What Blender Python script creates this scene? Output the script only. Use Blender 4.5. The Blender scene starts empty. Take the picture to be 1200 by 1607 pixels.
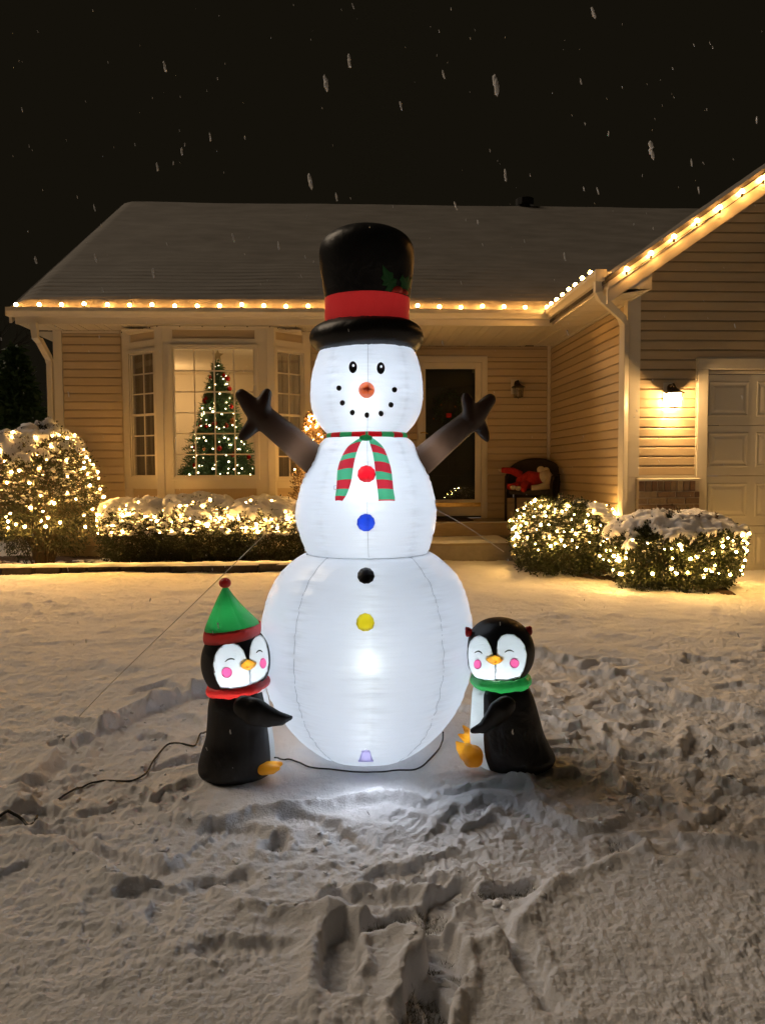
import bpy, math, random
import numpy as np
from mathutils import Vector, Matrix
from mathutils.bvhtree import BVHTree
random.seed(7); rng = np.random.default_rng(11)
scene = bpy.context.scene
C = scene.collection
# ------------------------------------------------------------------ camera
CZ = 1.42                       # eye height above the snow at the photographer's feet
FPX = 1208.0                    # focal length in pixels of the 1200x1607 photograph
yw = Vector((-0.0505, 0.0542, -1)).normalized()
zw = Vector((-0.005, 0.998, 0.0597)); zw = (zw - yw*zw.dot(yw)).normalized()
xw = yw.cross(zw)
cam_d = bpy.data.cameras.new('camera'); cam = bpy.data.objects.new('camera', cam_d); C.objects.link(cam)
cam_d.sensor_fit = 'HORIZONTAL'; cam_d.sensor_width = 36; cam_d.lens = 36*FPX/1200
cam_d.clip_start = 0.05; cam_d.clip_end = 500
rot = Matrix(((xw.x, xw.y, xw.z), (yw.x, yw.y, yw.z), (zw.x, zw.y, zw.z)))
cam.matrix_world = Matrix.Translation((0, 0, CZ)) @ rot.to_4x4()
scene.camera = cam
# ------------------------------------------------------------------ sky, distant street light, exposure
world = bpy.data.worlds.new('World'); scene.world = world; world.use_nodes = True
bg = world.node_tree.nodes['Background']
bg.inputs[0].default_value = (0.0036, 0.0029, 0.0017, 1); bg.inputs[1].default_value = 1.0
sl = bpy.data.lights.new('street_glow', 'SUN'); sl.energy = 0.50; sl.angle = math.radians(32); sl.color = (1.0, 0.79, 0.57)
so = bpy.data.objects.new('street_glow', sl); C.objects.link(so)
so.rotation_euler = Vector((0.80, -0.45, -0.92)).to_track_quat('-Z', 'Y').to_euler()
scene.view_settings.view_transform = 'Standard'; scene.view_settings.look = 'None'
scene.view_settings.exposure = 0.95; scene.view_settings.gamma = 1; scene.view_settings.use_curve_mapping = False
scene.cycles.use_denoising = True
scene.cycles.max_bounces = 6; scene.cycles.diffuse_bounces = 3; scene.cycles.glossy_bounces = 3
scene.cycles.transmission_bounces = 4; scene.cycles.transparent_max_bounces = 12
scene.cycles.sample_clamp_indirect = 3.0; scene.cycles.use_light_tree = True
scene.cycles.caustics_reflective = False; scene.cycles.caustics_refractive = False

# ------------------------------------------------------------------ measuring helpers
def ray(px, py):
    return rot @ Vector(((px-600)/FPX, -(py-803.5)/FPX, -1))
def P(px, py, Y):               # the point at distance Y that the photograph shows at a pixel
    d = ray(px, py); return Vector((0, 0, CZ)) + d*(Y/d.y)
def g0(y):                      # the lawn rises gently to the house
    return 0.05*(np.clip(y, 1.2, 8.8)-1.9)
def G(px, py):                  # point of the lawn
    d = ray(px, py); t = 1.0
    for _ in range(60):
        z = CZ + d.z*t
        t = (CZ - float(g0(d.y*t)))/(-d.z)
    return Vector((d.x*t, d.y*t, CZ+d.z*t))
def zr(v): return CZ+v

# ------------------------------------------------------------------ object helpers
def world_off(p):
    o = Vector((0, 0, 0))
    while p is not None:
        o += Vector(p.location); p = p.parent
    return o
def tag(o, label=None, cat=None, group=None, kind=None):
    if label: o['label'] = label
    if cat: o['category'] = cat
    if group: o['group'] = group
    if kind: o['kind'] = kind
    return o
def thing(name, loc, label, cat, group=None):
    o = bpy.data.objects.new(name, None); o.empty_display_size = 0.1
    C.objects.link(o); o.location = loc
    return tag(o, label, cat, group)
def link_mesh(name, me, mat, parent=None, loc=None):
    o = bpy.data.objects.new(name, me); C.objects.link(o)
    if mat and not me.materials: me.materials.append(mat)
    if parent is not None: o.parent = parent
    if loc is not None: o.location = Vector(loc)-world_off(parent)
    return o
class MB:
    def __init__(s): s.v = []; s.f = []
    def add(s, vs, fs):
        n = len(s.v); s.v += [tuple(v) for v in vs]; s.f += [tuple(i+n for i in f) for f in fs]; return s
    def hexa(s, a):             # 8 corners, bottom ring then top ring (ccw seen from above)
        return s.add(a, [(3,2,1,0), (4,5,6,7), (0,1,5,4), (1,2,6,5), (2,3,7,6), (3,0,4,7)])
    def box(s, x0, x1, y0, y1, z0, z1):
        return s.hexa([(x0,y0,z0),(x1,y0,z0),(x1,y1,z0),(x0,y1,z0),(x0,y0,z1),(x1,y0,z1),(x1,y1,z1),(x0,y1,z1)])
    def prism(s, poly, a, b):   # poly of 3d points, extruded from +a to +b vectors
        n = len(poly); A = [Vector(p)+Vector(a) for p in poly]; B = [Vector(p)+Vector(b) for p in poly]
        return s.add(A+B, [tuple(range(n-1, -1, -1)), tuple(range(n, 2*n))]+[(i, (i+1) % n, n+(i+1) % n, n+i) for i in range(n)])
    def tube(s, pts, r, n=8, cap=True, sq=None):
        pts = [Vector(p) for p in pts]; m = len(pts)
        rs = list(r) if hasattr(r, '__len__') else [r]*m
        T = [(pts[min(i+1, m-1)]-pts[max(i-1, 0)]).normalized() for i in range(m)]
        up = Vector((0, 0, 1)) if abs(T[0].z) < .9 else Vector((0, 1, 0))
        U = (up - T[0]*up.dot(T[0])).normalized(); vs = []
        for i in range(m):
            U = (U - T[i]*U.dot(T[i])).normalized(); W = T[i].cross(U)
            for k in range(n):
                a = 2*math.pi*(k+.5)/n
                ca, sa = math.cos(a), math.sin(a)
                if sq: q = sq/ max(abs(ca), abs(sa)); ca *= q; sa *= q
                vs.append(pts[i]+(U*ca+W*sa)*rs[i])
        fs = [(i*n+k, i*n+(k+1) % n, (i+1)*n+(k+1) % n, (i+1)*n+k) for i in range(m-1) for k in range(n)]
        if cap: fs += [tuple(range(n-1, -1, -1)), tuple(range((m-1)*n, m*n))]
        return s.add(vs, fs)
    def lathe(s, prof, cx, cy, n=32, sx=1, sy=1):   # prof [(r,z)]
        vs = []; m = len(prof)
        for r, z in prof:
            for k in range(n):
                a = 2*math.pi*k/n; vs.append((cx+r*sx*math.cos(a), cy+r*sy*math.sin(a), z))
        fs = [(i*n+k, i*n+(k+1) % n, (i+1)*n+(k+1) % n, (i+1)*n+k) for i in range(m-1) for k in range(n)]
        return s.add(vs, fs)
    def ball(s, c, rx, ry=None, rz=None, nu=16, nv=10, M=None):
        ry = ry or rx; rz = rz or rx; vs = []; c = Vector(c)
        for j in range(nv+1):
            t = math.pi*j/nv
            for k in range(nu):
                a = 2*math.pi*k/nu
                p = Vector((rx*math.sin(t)*math.cos(a), ry*math.sin(t)*math.sin(a), -rz*math.cos(t)))
                if M is not None: p = M @ p
                vs.append(c+p)
        return s.add(vs, [(j*nu+k, j*nu+(k+1) % nu, (j+1)*nu+(k+1) % nu, (j+1)*nu+k) for j in range(nv) for k in range(nu)])
    def mesh(s, name, off=Vector((0, 0, 0)), smooth=False):
        me = bpy.data.meshes.new(name)
        me.from_pydata([(v[0]-off.x, v[1]-off.y, v[2]-off.z) for v in s.v], [], s.f)
        me.update()
        if smooth: me.polygons.foreach_set('use_smooth', [True]*len(me.polygons))
        return me
    def build(s, name, mat, parent=None, smooth=False, bevel=0):
        off = world_off(parent)
        if parent is None and s.v:
            a = np.array(s.v); off = Vector((float(a[:,0].mean()), float(a[:,1].mean()), float(a[:,2].min())))
        o = link_mesh(name, s.mesh(name, off, smooth), mat, parent)
        if parent is None: o.location = off
        if bevel:
            b = o.modifiers.new('bevel', 'BEVEL'); b.width = bevel; b.segments = 2; b.limit_method = 'ANGLE'
        return o
def np_mesh(name, V, F, mat, parent=None, smooth=False, attr=None):
    """V (n,3), F (m,k) with constant k, world coordinates"""
    V = np.asarray(V, dtype=np.float32); F = np.asarray(F, dtype=np.int32)
    off = world_off(parent)
    if parent is None: off = Vector((float(V[:,0].mean()), float(V[:,1].mean()), float(V[:,2].min())))
    me = bpy.data.meshes.new(name); m, k = F.shape
    me.vertices.add(len(V)); me.vertices.foreach_set('co', (V-np.array(off, dtype=np.float32)).ravel())
    me.loops.add(m*k); me.loops.foreach_set('vertex_index', F.ravel())
    me.polygons.add(m); me.polygons.foreach_set('loop_start', np.arange(0, m*k, k, dtype=np.int32))
    if smooth: me.polygons.foreach_set('use_smooth', np.ones(m, dtype=bool))
    if attr is not None:
        for nm, arr in attr.items():
            at = me.attributes.new(nm, 'FLOAT', 'POINT'); at.data.foreach_set('value', np.asarray(arr, dtype=np.float32))
    me.update(calc_edges=True); me.validate()
    o = link_mesh(name, me, mat, parent)
    if parent is None: o.location = off
    return o
# vectorised value noise
_T = rng.random((256, 256)).astype(np.float32)
def vnoise(x, y):
    xi = np.floor(x).astype(int); yi = np.floor(y).astype(int); fx = x-xi; fy = y-yi
    fx = fx*fx*fx*(fx*(fx*6-15)+10); fy = fy*fy*fy*(fy*(fy*6-15)+10)
    a = _T[xi & 255, yi & 255]; b = _T[(xi+1) & 255, yi & 255]; c = _T[xi & 255, (yi+1) & 255]; d = _T[(xi+1) & 255, (yi+1) & 255]
    return ((a*(1-fx)+b*fx)*(1-fy)+(c*(1-fx)+d*fx)*fy)*2-1
def fbm(x, y, o=4, l=2.03, g=.5):
    s = 0; a = 1; n = 0; 
    for i in range(o):
        s = s+a*vnoise(x*l**i+17.3*i, y*l**i+5.1*i); n += a; a *= g
    return s/n
def ridged(x, y, o=4, g=.5):
    s = 0; a = 1; n = 0
    for i in range(o):
        s = s+a*(1-2*np.abs(vnoise(x*2.07**i+9.7*i, y*2.07**i+3.3*i))); n += a; a *= g
    return s/n
def puffs(x, y, o=3, g=.5):
    s = 0; a = 1; n = 0
    for i in range(o):
        s = s+a*(2.4*np.abs(vnoise(x*2.1**i+4.7*i, y*2.1**i+8.3*i))-.8); n += a; a *= g
    return s/n
def sstep(a, b, x):
    t = np.clip((x-a)/(b-a), 0, 1); return t*t*(3-2*t)

# ------------------------------------------------------------------ materials
def new_mat(name):
    m = bpy.data.materials.new(name); m.use_nodes = True; nt = m.node_tree; nt.nodes.clear()
    out = nt.nodes.new('ShaderNodeOutputMaterial'); return m, nt, out
def N(nt, t, **kw):
    n = nt.nodes.new(t)
    for k, v in kw.items():
        if k in ('operation', 'blend_type', 'data_type', 'attribute_name', 'noise_dimensions', 'feature', 'wave_type', 'bands_direction'): setattr(n, k, v)
        else: n.inputs[k].default_value = v
    return n
def col4(c): return (c[0], c[1], c[2], 1)
def noise_col(nt, c1, c2, scale, stretch=(1, 1, 1), detail=4):
    tc = nt.nodes.new('ShaderNodeTexCoord'); mp = nt.nodes.new('ShaderNodeMapping'); mp.inputs['Scale'].default_value = stretch
    nt.links.new(tc.outputs['Object'], mp.inputs[0])
    no = N(nt, 'ShaderNodeTexNoise', Scale=scale, Detail=detail, Roughness=.6); nt.links.new(mp.outputs[0], no.inputs['Vector'])
    r = nt.nodes.new('ShaderNodeValToRGB'); r.color_ramp.elements[0].position = .3; r.color_ramp.elements[1].position = .7
    r.color_ramp.elements[0].color = col4(c1); r.color_ramp.elements[1].color = col4(c2)
    nt.links.new(no.outputs[0], r.inputs[0]); return r, no, mp
def pmat(name, c, c2=None, rough=.6, scale=8, stretch=(1, 1, 1), bump=0, bscale=80, metal=0, spec=.5, coat=0):
    m, nt, out = new_mat(name)
    b = nt.nodes.new('ShaderNodeBsdfPrincipled'); nt.links.new(b.outputs[0], out.inputs[0])
    b.inputs['Roughness'].default_value = rough; b.inputs['Metallic'].default_value = metal
    b.inputs['Specular IOR Level'].default_value = spec
    c2 = c2 or tuple(x*.82 for x in c)
    r, no, mp = noise_col(nt, c, c2, scale, stretch); nt.links.new(r.outputs[0], b.inputs['Base Color'])
    if bump:
        n2 = N(nt, 'ShaderNodeTexNoise', Scale=bscale, Detail=4); nt.links.new(mp.outputs[0], n2.inputs['Vector'])
        bp = N(nt, 'ShaderNodeBump', Strength=bump, Distance=.01); nt.links.new(n2.outputs[0], bp.inputs['Height']); nt.links.new(bp.outputs[0], b.inputs['Normal'])
    return m
def emat(name, c, s):
    m, nt, out = new_mat(name); e = N(nt, 'ShaderNodeEmission', Color=col4(c), Strength=s); nt.links.new(e.outputs[0], out.inputs[0]); return m
def fabric(name, c, trans=.5, tc=None, gloss=.08, rough=.35, bump=.25, bscale=9, bstretch=(1, 1, 1), pucker=False):
    """thin nylon: part diffuse, part translucent, a light sheen"""
    m, nt, out = new_mat(name)
    d = N(nt, 'ShaderNodeBsdfDiffuse', Color=col4(c)); t = N(nt, 'ShaderNodeBsdfTranslucent', Color=col4(tc or c))
    mx = N(nt, 'ShaderNodeMixShader', Fac=trans); nt.links.new(d.outputs[0], mx.inputs[1]); nt.links.new(t.outputs[0], mx.inputs[2])
    g = N(nt, 'ShaderNodeBsdfGlossy', Color=(1, 1, 1, 1), Roughness=rough)
    fr = N(nt, 'ShaderNodeLayerWeight', Blend=.25); mul = N(nt, 'ShaderNodeMath', operation='MULTIPLY_ADD'); mul.inputs[1].default_value = .13; mul.inputs[2].default_value = gloss*.4
    nt.links.new(fr.outputs['Facing'], mul.inputs[0])
    m2 = nt.nodes.new('ShaderNodeMixShader'); nt.links.new(mul.outputs[0], m2.inputs[0]); nt.links.new(mx.outputs[0], m2.inputs[1]); nt.links.new(g.outputs[0], m2.inputs[2])
    nt.links.new(m2.outputs[0], out.inputs[0])
    tcn = nt.nodes.new('ShaderNodeTexCoord'); mp = nt.nodes.new('ShaderNodeMapping'); mp.inputs['Scale'].default_value = bstretch
    nt.links.new(tcn.outputs['Object'], mp.inputs[0])
    n1 = N(nt, 'ShaderNodeTexNoise', Scale=bscale, Detail=5, Roughness=.55, Distortion=.6); nt.links.new(mp.outputs[0], n1.inputs['Vector'])
    bp = N(nt, 'ShaderNodeBump', Strength=bump, Distance=.02); nt.links.new(n1.outputs[0], bp.inputs['Height'])
    for s in (d, t, g): nt.links.new(bp.outputs[0], s.inputs['Normal'])
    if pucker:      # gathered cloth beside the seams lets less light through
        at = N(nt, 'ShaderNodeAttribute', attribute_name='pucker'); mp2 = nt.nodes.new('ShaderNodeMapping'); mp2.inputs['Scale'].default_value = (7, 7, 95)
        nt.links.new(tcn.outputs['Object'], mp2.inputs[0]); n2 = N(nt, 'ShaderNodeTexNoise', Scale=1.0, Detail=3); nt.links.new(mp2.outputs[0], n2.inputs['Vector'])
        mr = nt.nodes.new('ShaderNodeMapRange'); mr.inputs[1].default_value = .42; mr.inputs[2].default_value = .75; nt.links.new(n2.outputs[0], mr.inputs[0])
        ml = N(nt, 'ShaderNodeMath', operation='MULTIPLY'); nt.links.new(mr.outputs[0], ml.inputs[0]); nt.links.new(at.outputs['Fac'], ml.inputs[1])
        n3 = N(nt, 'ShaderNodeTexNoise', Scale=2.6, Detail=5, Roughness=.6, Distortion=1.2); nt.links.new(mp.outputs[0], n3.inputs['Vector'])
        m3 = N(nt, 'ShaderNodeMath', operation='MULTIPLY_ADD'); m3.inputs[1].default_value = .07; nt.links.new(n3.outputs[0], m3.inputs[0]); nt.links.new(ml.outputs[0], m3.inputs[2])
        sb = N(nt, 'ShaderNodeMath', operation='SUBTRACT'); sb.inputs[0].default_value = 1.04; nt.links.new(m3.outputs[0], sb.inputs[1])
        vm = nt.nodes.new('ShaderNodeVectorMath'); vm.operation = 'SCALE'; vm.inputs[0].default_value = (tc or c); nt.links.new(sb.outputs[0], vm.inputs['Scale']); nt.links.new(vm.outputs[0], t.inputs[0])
    return m
M = {}
M['siding'] = pmat('beige_vinyl', (.60, .475, .30), (.55, .43, .27), .45, 3, (1, 1, 6), .05, 120)
M['trim'] = pmat('cream_trim', (.74, .68, .56), (.70, .64, .52), .4, 4, bump=.03)
M['soffit'] = pmat('soffit_vinyl', (.72, .66, .54), (.68, .62, .50), .5, 4)
M['gdoor'] = pmat('garage_paint', (.80, .76, .67), (.76, .72, .63), .45, 3, bump=.06, bscale=200)
M['inner'] = pmat('room_wall', (.78, .70, .55), (.76, .68, .53), .8, 2)
M['black_metal'] = pmat('lantern_metal', (.05, .035, .022), (.03, .02, .014), .4, 30, metal=.6)
M['brass'] = pmat('brass', (.65, .45, .16), (.55, .36, .12), .35, 20, metal=.9)
M['wood'] = pmat('porch_boards', (.42, .33, .20), (.34, .26, .16), .7, 6, (1, 8, 8), .15)
M['concrete'] = pmat('foundation', (.36, .31, .24), (.28, .24, .18), .9, 9, bump=.3, bscale=60)
M['shingle'] = pmat('shingle', (.09, .08, .07), (.05, .045, .04), .9, 14)
M['mortar'] = pmat('mortar', (.66, .58, .45), (.56, .49, .38), .95, 40, bump=.3)
M['brick'] = []
for i, c in enumerate([(.34, .22, .12), (.44, .31, .17), (.22, .13, .07), (.50, .38, .22), (.28, .19, .11)]):
    M['brick'].append(pmat('brick_%s' % 'abcde'[i], c, tuple(x*.6 for x in c), .9, 26, bump=.5, bscale=90))
M['stone'] = pmat('edging_stone', (.10, .075, .055), (.05, .04, .03), .9, 20, bump=.5, bscale=50)
M['mulch'] = pmat('mulch', (.10, .06, .035), (.04, .025, .015), .95, 60, bump=.8, bscale=90)
M['bark'] = pmat('bark', (.13, .09, .055), (.07, .05, .03), .9, 25, (1, 1, .2), .5)
M['twig'] = pmat('twig', (.10, .065, .035), (.05, .035, .02), .85, 25)
M['darktree'] = pmat('far_bark', (.045, .038, .03), (.03, .025, .02), .95, 5)
M['snowcap'] = pmat('settled_snow', (.86, .86, .87), (.80, .80, .82), .75, 12, bump=.35, bscale=70)
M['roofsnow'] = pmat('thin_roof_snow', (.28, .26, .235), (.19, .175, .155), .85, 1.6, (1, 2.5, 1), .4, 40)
M['needle'] = pmat('yew_green', (.035, .045, .014), (.014, .020, .007), .6, 22)
M['needle2'] = pmat('holly_green', (.040, .052, .012), (.014, .021, .006), .45, 22)
M['fir'] = pmat('fir_green', (.055, .12, .045), (.025, .06, .022), .6, 22)
M['fir2'] = pmat('indoor_fir_green', (.08, .17, .055), (.035, .08, .028), .6, 22)
M['brownleaf'] = pmat('brown_leaf', (.16, .09, .04), (.08, .05, .02), .7, 22)
M['bulb'] = emat('warm_bulb', (1, .46, .11), 95)
M['netbulb'] = emat('warm_mini_bulb', (1, .50, .125), 230)
M['netbulb_b'] = emat('warm_mini_bulb_green_shrub', (1, .54, .14), 120)
M['treebulb'] = emat('tree_bulb', (1, .78, .42), 16)
M['wire'] = pmat('dark_wire', (.03, .035, .02), (.02, .02, .015), .6)
M['cord'] = pmat('black_cord', (.008, .008, .008), (.008, .008, .008), .5)
M['line'] = pmat('tether_cord', (.6, .58, .55), (.5, .48, .45), .6)
M['cloth'] = fabric('sheer_curtain', (.20, .165, .12), .4, (.20, .165, .12), 0, .6, .1)
M['door'] = pmat('dark_green_door', (.030, .034, .024), (.022, .025, .018), .5, 4)
M['mat'] = pmat('doormat_fibre', (.06, .035, .02), (.03, .02, .012), .95, 60, bump=.5)
M['wicker'] = pmat('dark_wicker', (.035, .022, .014), (.018, .011, .007), .6, 60, bump=.8, bscale=120)
M['plush_red'] = pmat('red_plush', (.50, .025, .018), (.36, .015, .012), .9, 30, bump=.4)
M['plush_cream'] = pmat('cream_plush', (.62, .52, .36), (.52, .43, .30), .95, 30, bump=.4)
M['glassred'] = pmat('red_bauble', (.50, .02, .015), (.42, .015, .01), .15, 5, metal=.5)
M['glassgold'] = pmat('copper_bauble', (.60, .26, .08), (.50, .20, .06), .2, 5, metal=.6)
M['star'] = pmat('star_glitter', (.50, .42, .28), (.40, .33, .20), .3, 40, metal=.5, bump=.6)
def vary(m, amt=.10):
    nt = m.node_tree; b = [n for n in nt.nodes if n.type == 'BSDF_PRINCIPLED'][0]; src = b.inputs['Base Color'].links[0].from_socket
    oi = nt.nodes.new('ShaderNodeObjectInfo'); mr = nt.nodes.new('ShaderNodeMapRange'); mr.inputs[3].default_value = 1-amt; mr.inputs[4].default_value = 1+amt*.4
    nt.links.new(oi.outputs['Random'], mr.inputs[0]); vm = nt.nodes.new('ShaderNodeVectorMath'); vm.operation = 'SCALE'
    nt.links.new(src, vm.inputs[0]); nt.links.new(mr.outputs[0], vm.inputs['Scale']); nt.links.new(vm.outputs[0], b.inputs['Base Color'])
vary(M['siding'], .10); vary(M['wood'], .25)
def glass(name, tint=(.9, .9, .9), refl=.08, rough=.0):
    m, nt, out = new_mat(name)
    t = N(nt, 'ShaderNodeBsdfTransparent', Color=col4(tint)); g = N(nt, 'ShaderNodeBsdfGlossy', Color=(1, 1, 1, 1), Roughness=rough)
    fr = N(nt, 'ShaderNodeLayerWeight', Blend=.5); pw_ = N(nt, 'ShaderNodeMath', operation='POWER'); pw_.inputs[1].default_value = 5; nt.links.new(fr.outputs['Facing'], pw_.inputs[0]); ad = N(nt, 'ShaderNodeMath', operation='ADD'); ad.inputs[1].default_value = refl*.6
    nt.links.new(pw_.outputs[0], ad.inputs[0]); mx = nt.nodes.new('ShaderNodeMixShader'); nt.links.new(ad.outputs[0], mx.inputs[0])
    nt.links.new(t.outputs[0], mx.inputs[1]); nt.links.new(g.outputs[0], mx.inputs[2]); nt.links.new(mx.outputs[0], out.inputs[0]); return m
M['glass'] = glass('window_glass'); M['storm'] = glass('storm_glass', (.9, .9, .88), .10)
def frosted(name):
    m, nt, out = new_mat(name)
    t = N(nt, 'ShaderNodeBsdfTransparent', Color=(1, 1, 1, 1)); d = N(nt, 'ShaderNodeBsdfTranslucent', Color=(.9, .85, .75, 1))
    n1 = N(nt, 'ShaderNodeTexNoise', Scale=60); 
    mx = N(nt, 'ShaderNodeMixShader', Fac=.35); nt.links.new(t.outputs[0], mx.inputs[1]); nt.links.new(d.outputs[0], mx.inputs[2]); nt.links.new(mx.outputs[0], out.inputs[0]); return m
M['frosted'] = frosted('seeded_glass')
# snow on the ground: white, with bare patches where boots reached the turf
def snow_ground():
    m, nt, out = new_mat('lawn_snow')
    b = nt.nodes.new('ShaderNodeBsdfPrincipled'); nt.links.new(b.outputs[0], out.inputs[0]); b.inputs['Roughness'].default_value = .7
    b.inputs['Specular IOR Level'].default_value = .3
    r, no, mp = noise_col(nt, (.84, .84, .86), (.76, .76, .78), 5)
    at = N(nt, 'ShaderNodeAttribute', attribute_name='bare')
    r2, n2, _ = noise_col(nt, (.10, .09, .06), (.03, .03, .018), 70)
    n3 = N(nt, 'ShaderNodeTexNoise', Scale=55, Detail=5, Roughness=.7); nt.links.new(mp.outputs[0], n3.inputs['Vector'])
    ad = N(nt, 'ShaderNodeMath', operation='ADD'); nt.links.new(at.outputs['Fac'], ad.inputs[0]); nt.links.new(n3.outputs[0], ad.inputs[1])
    rr = nt.nodes.new('ShaderNodeMapRange'); rr.inputs[1].default_value = .98; rr.inputs[2].default_value = 1.12; nt.links.new(ad.outputs[0], rr.inputs[0])
    mx = N(nt, 'ShaderNodeMix', data_type='RGBA'); nt.links.new(rr.outputs[0], mx.inputs[0]); nt.links.new(r.outputs[0], mx.inputs[6]); nt.links.new(r2.outputs[0], mx.inputs[7])
    nt.links.new(mx.outputs[2], b.inputs['Base Color'])
    n4 = N(nt, 'ShaderNodeTexNoise', Scale=110, Detail=6, Roughness=.7); nt.links.new(mp.outputs[0], n4.inputs['Vector'])
    bp = N(nt, 'ShaderNodeBump', Strength=.85, Distance=.009); nt.links.new(n4.outputs[0], bp.inputs['Height']); nt.links.new(bp.outputs[0], b.inputs['Normal'])
    return m
M['snow'] = snow_ground()
_bm = {}
def ico(r, sub=1):
    import bmesh
    k = ('ico', r, sub)
    if k not in _bm:
        bm = bmesh.new(); bmesh.ops.create_icosphere(bm, subdivisions=sub, radius=r)
        me = bpy.data.meshes.new('bulb'); bm.to_mesh(me); bm.free(); _bm[k] = me
    return _bm[k]
def ico_np(sub):
    me = ico(1.0, sub); V = np.zeros(len(me.vertices)*3, dtype=np.float32); me.vertices.foreach_get('co', V)
    F = np.array([p.vertices[:] for p in me.polygons]); return V.reshape(-1, 3), F
def bulb(parent, loc, mat, r=.02, name='bulb', sub=1):
    k = ('b', mat.name, r)
    if k not in _bm:
        me = ico(r, sub).copy(); me.materials.clear(); me.materials.append(mat); _bm[k] = me
    return link_mesh(name, _bm[k], None, parent, loc)
def lamp(name, loc, watts, color, radius, parent=None):
    l = bpy.data.lights.new(name, 'POINT'); l.energy = watts; l.color = color; l.shadow_soft_size = radius
    o = bpy.data.objects.new(name, l); C.objects.link(o)
    if parent is not None: o.parent = parent
    o.location = Vector(loc)-world_off(parent); return o
# ================================================================== HOUSE
YL, YD, YG = 9.94, 11.06, 8.02
XS = 3.0
SOF = zr(1.765)
EXPO = 0.1016
house = thing('house', (0, YL, zr(-1.1)), 'single storey beige vinyl sided house with bay window, recessed porch and attached garage', 'house')
HO = world_off(house)
class Pl:
    """a vertical wall plane: s along it, z up, d outwards"""
    def __init__(s, x0, y0, x1, y1, nx, ny):
        s.o = Vector((x0, y0, 0)); v = Vector((x1-x0, y1-y0, 0)); s.L = v.length; s.u = v.normalized(); s.n = Vector((nx, ny, 0)).normalized()
    def p(s, a, z, d): return s.o+s.u*a+s.n*d+Vector((0, 0, z))
    def s_of(s, pt): return (Vector((pt.x, pt.y, 0))-s.o).dot(s.u)
    def box(s, mb, s0, s1, z0, z1, d0, d1):
        a = [s.p(s0, z0, d1), s.p(s1, z0, d1), s.p(s1, z0, d0), s.p(s0, z0, d0), s.p(s0, z1, d1), s.p(s1, z1, d1), s.p(s1, z1, d0), s.p(s0, z1, d0)]
        return mb.hexa(a)
LIP, TOPD = .019, .004
def board(pl, s0, s1, z0, parent, h=EXPO, s0t=None, s1t=None, cache=None):
    s0t = s0 if s0t is None else s0t; s1t = s1 if s1t is None else s1t
    key = (round(s0, 4), round(s1, 4), round(h, 4)) if s0t == s0 and s1t == s1 else None
    if cache is not None and key in cache:
        me, zz = cache[key]; o = link_mesh('siding_board', me, None, parent); o.location = (0, 0, z0-zz); return o
    mb = MB(); k_ = h/EXPO; prof = [(h+.022, .002), (h, .003), (.082*k_, LIP-.0015), (.077*k_, LIP), (.004, LIP+.001), (0, LIP), (0, LIP-.003), (.02*k_, LIP-.012)]
    vs = []
    for (sb, st) in ((s0, s0t), (s1, s1t)):
        for (z_, d_) in prof: vs.append(pl.p(sb+(st-sb)*min(1, z_/h), z0+z_, d_))
    n_ = len(prof); mb.add(vs, [(k, n_+k, n_+k+1, k+1) for k in range(n_-1)])
    o = mb.build('siding_board', M['siding'], parent)
    if cache is not None and key: cache[key] = (o.data, z0)
    return o
def siding(pl, s0, s1, z0, z1, parent, cache):
    z = z0
    while z < z1-.005:
        h = min(EXPO, z1-z); board(pl, s0, s1, z, parent, h, cache=cache); z += EXPO
def seg(mb, pl, s0, s1, z0, z1, d0, d1): pl.box(mb, s0, s1, z0, z1, d0, d1)
GR = zr(-1.10)      # ground at the house
FL = zr(-0.70)      # porch floor
# ---- left front wall
XL = P(86, 600, YL).x
XB0, XB1 = P(192, 600, YL).x, P(488, 600, YL).x          # bay against the wall
XB2, XB3 = P(250, 600, 9.52).x, P(425, 600, 9.52).x      # bay's front corners
YB = 9.52
XR = P(606, 600, YL).x                                    # where the porch recess starts
front = Pl(XL, YL, XR, YL, 0, -1)
mb = MB(); sb0, sb1 = XB0-XL, XB1-XL
seg(mb, front, 0, sb0, GR-.3, SOF, -.12, -.001); seg(mb, front, sb1, front.L, GR-.3, SOF, -.12, -.001)
mb.box(XL, XL+.12, YL+.12, 18.6, GR-.3, SOF); mb.box(XL+.12, XS-.01, 18.5, 18.6, GR-.3, SOF)   # left end and rear
wall_l = mb.build('wall', M['siding'], house); tag(wall_l, 'front wall beside the bay window')
fb = GR+.16
siding(front, .11, sb0-.012, fb, SOF-.03, wall_l, {}); siding(front, sb1+.012, front.L-.1, fb, SOF-.03, wall_l, {})
for nm_, q in (('corner_trim', (0.0, .105, fb-.02, SOF-.002, 0, .03)), ('corner_trim', (front.L-.095, front.L, fb-.02, SOF-.002, 0, .03)), ('frieze_trim', (.108, sb0-.016, SOF-.03, SOF-.003, 0, .02))):
    mb = MB(); seg(mb, front, *q); mb.build(nm_, M['trim'], wall_l)
mb = MB(); seg(mb, front, .01, sb0, GR-.3, fb-.002, 0, .012); seg(mb, front, sb1, front.L, GR-.3, fb-.002, 0, .012)
mb.build('foundation', M['concrete'], house)
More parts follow.
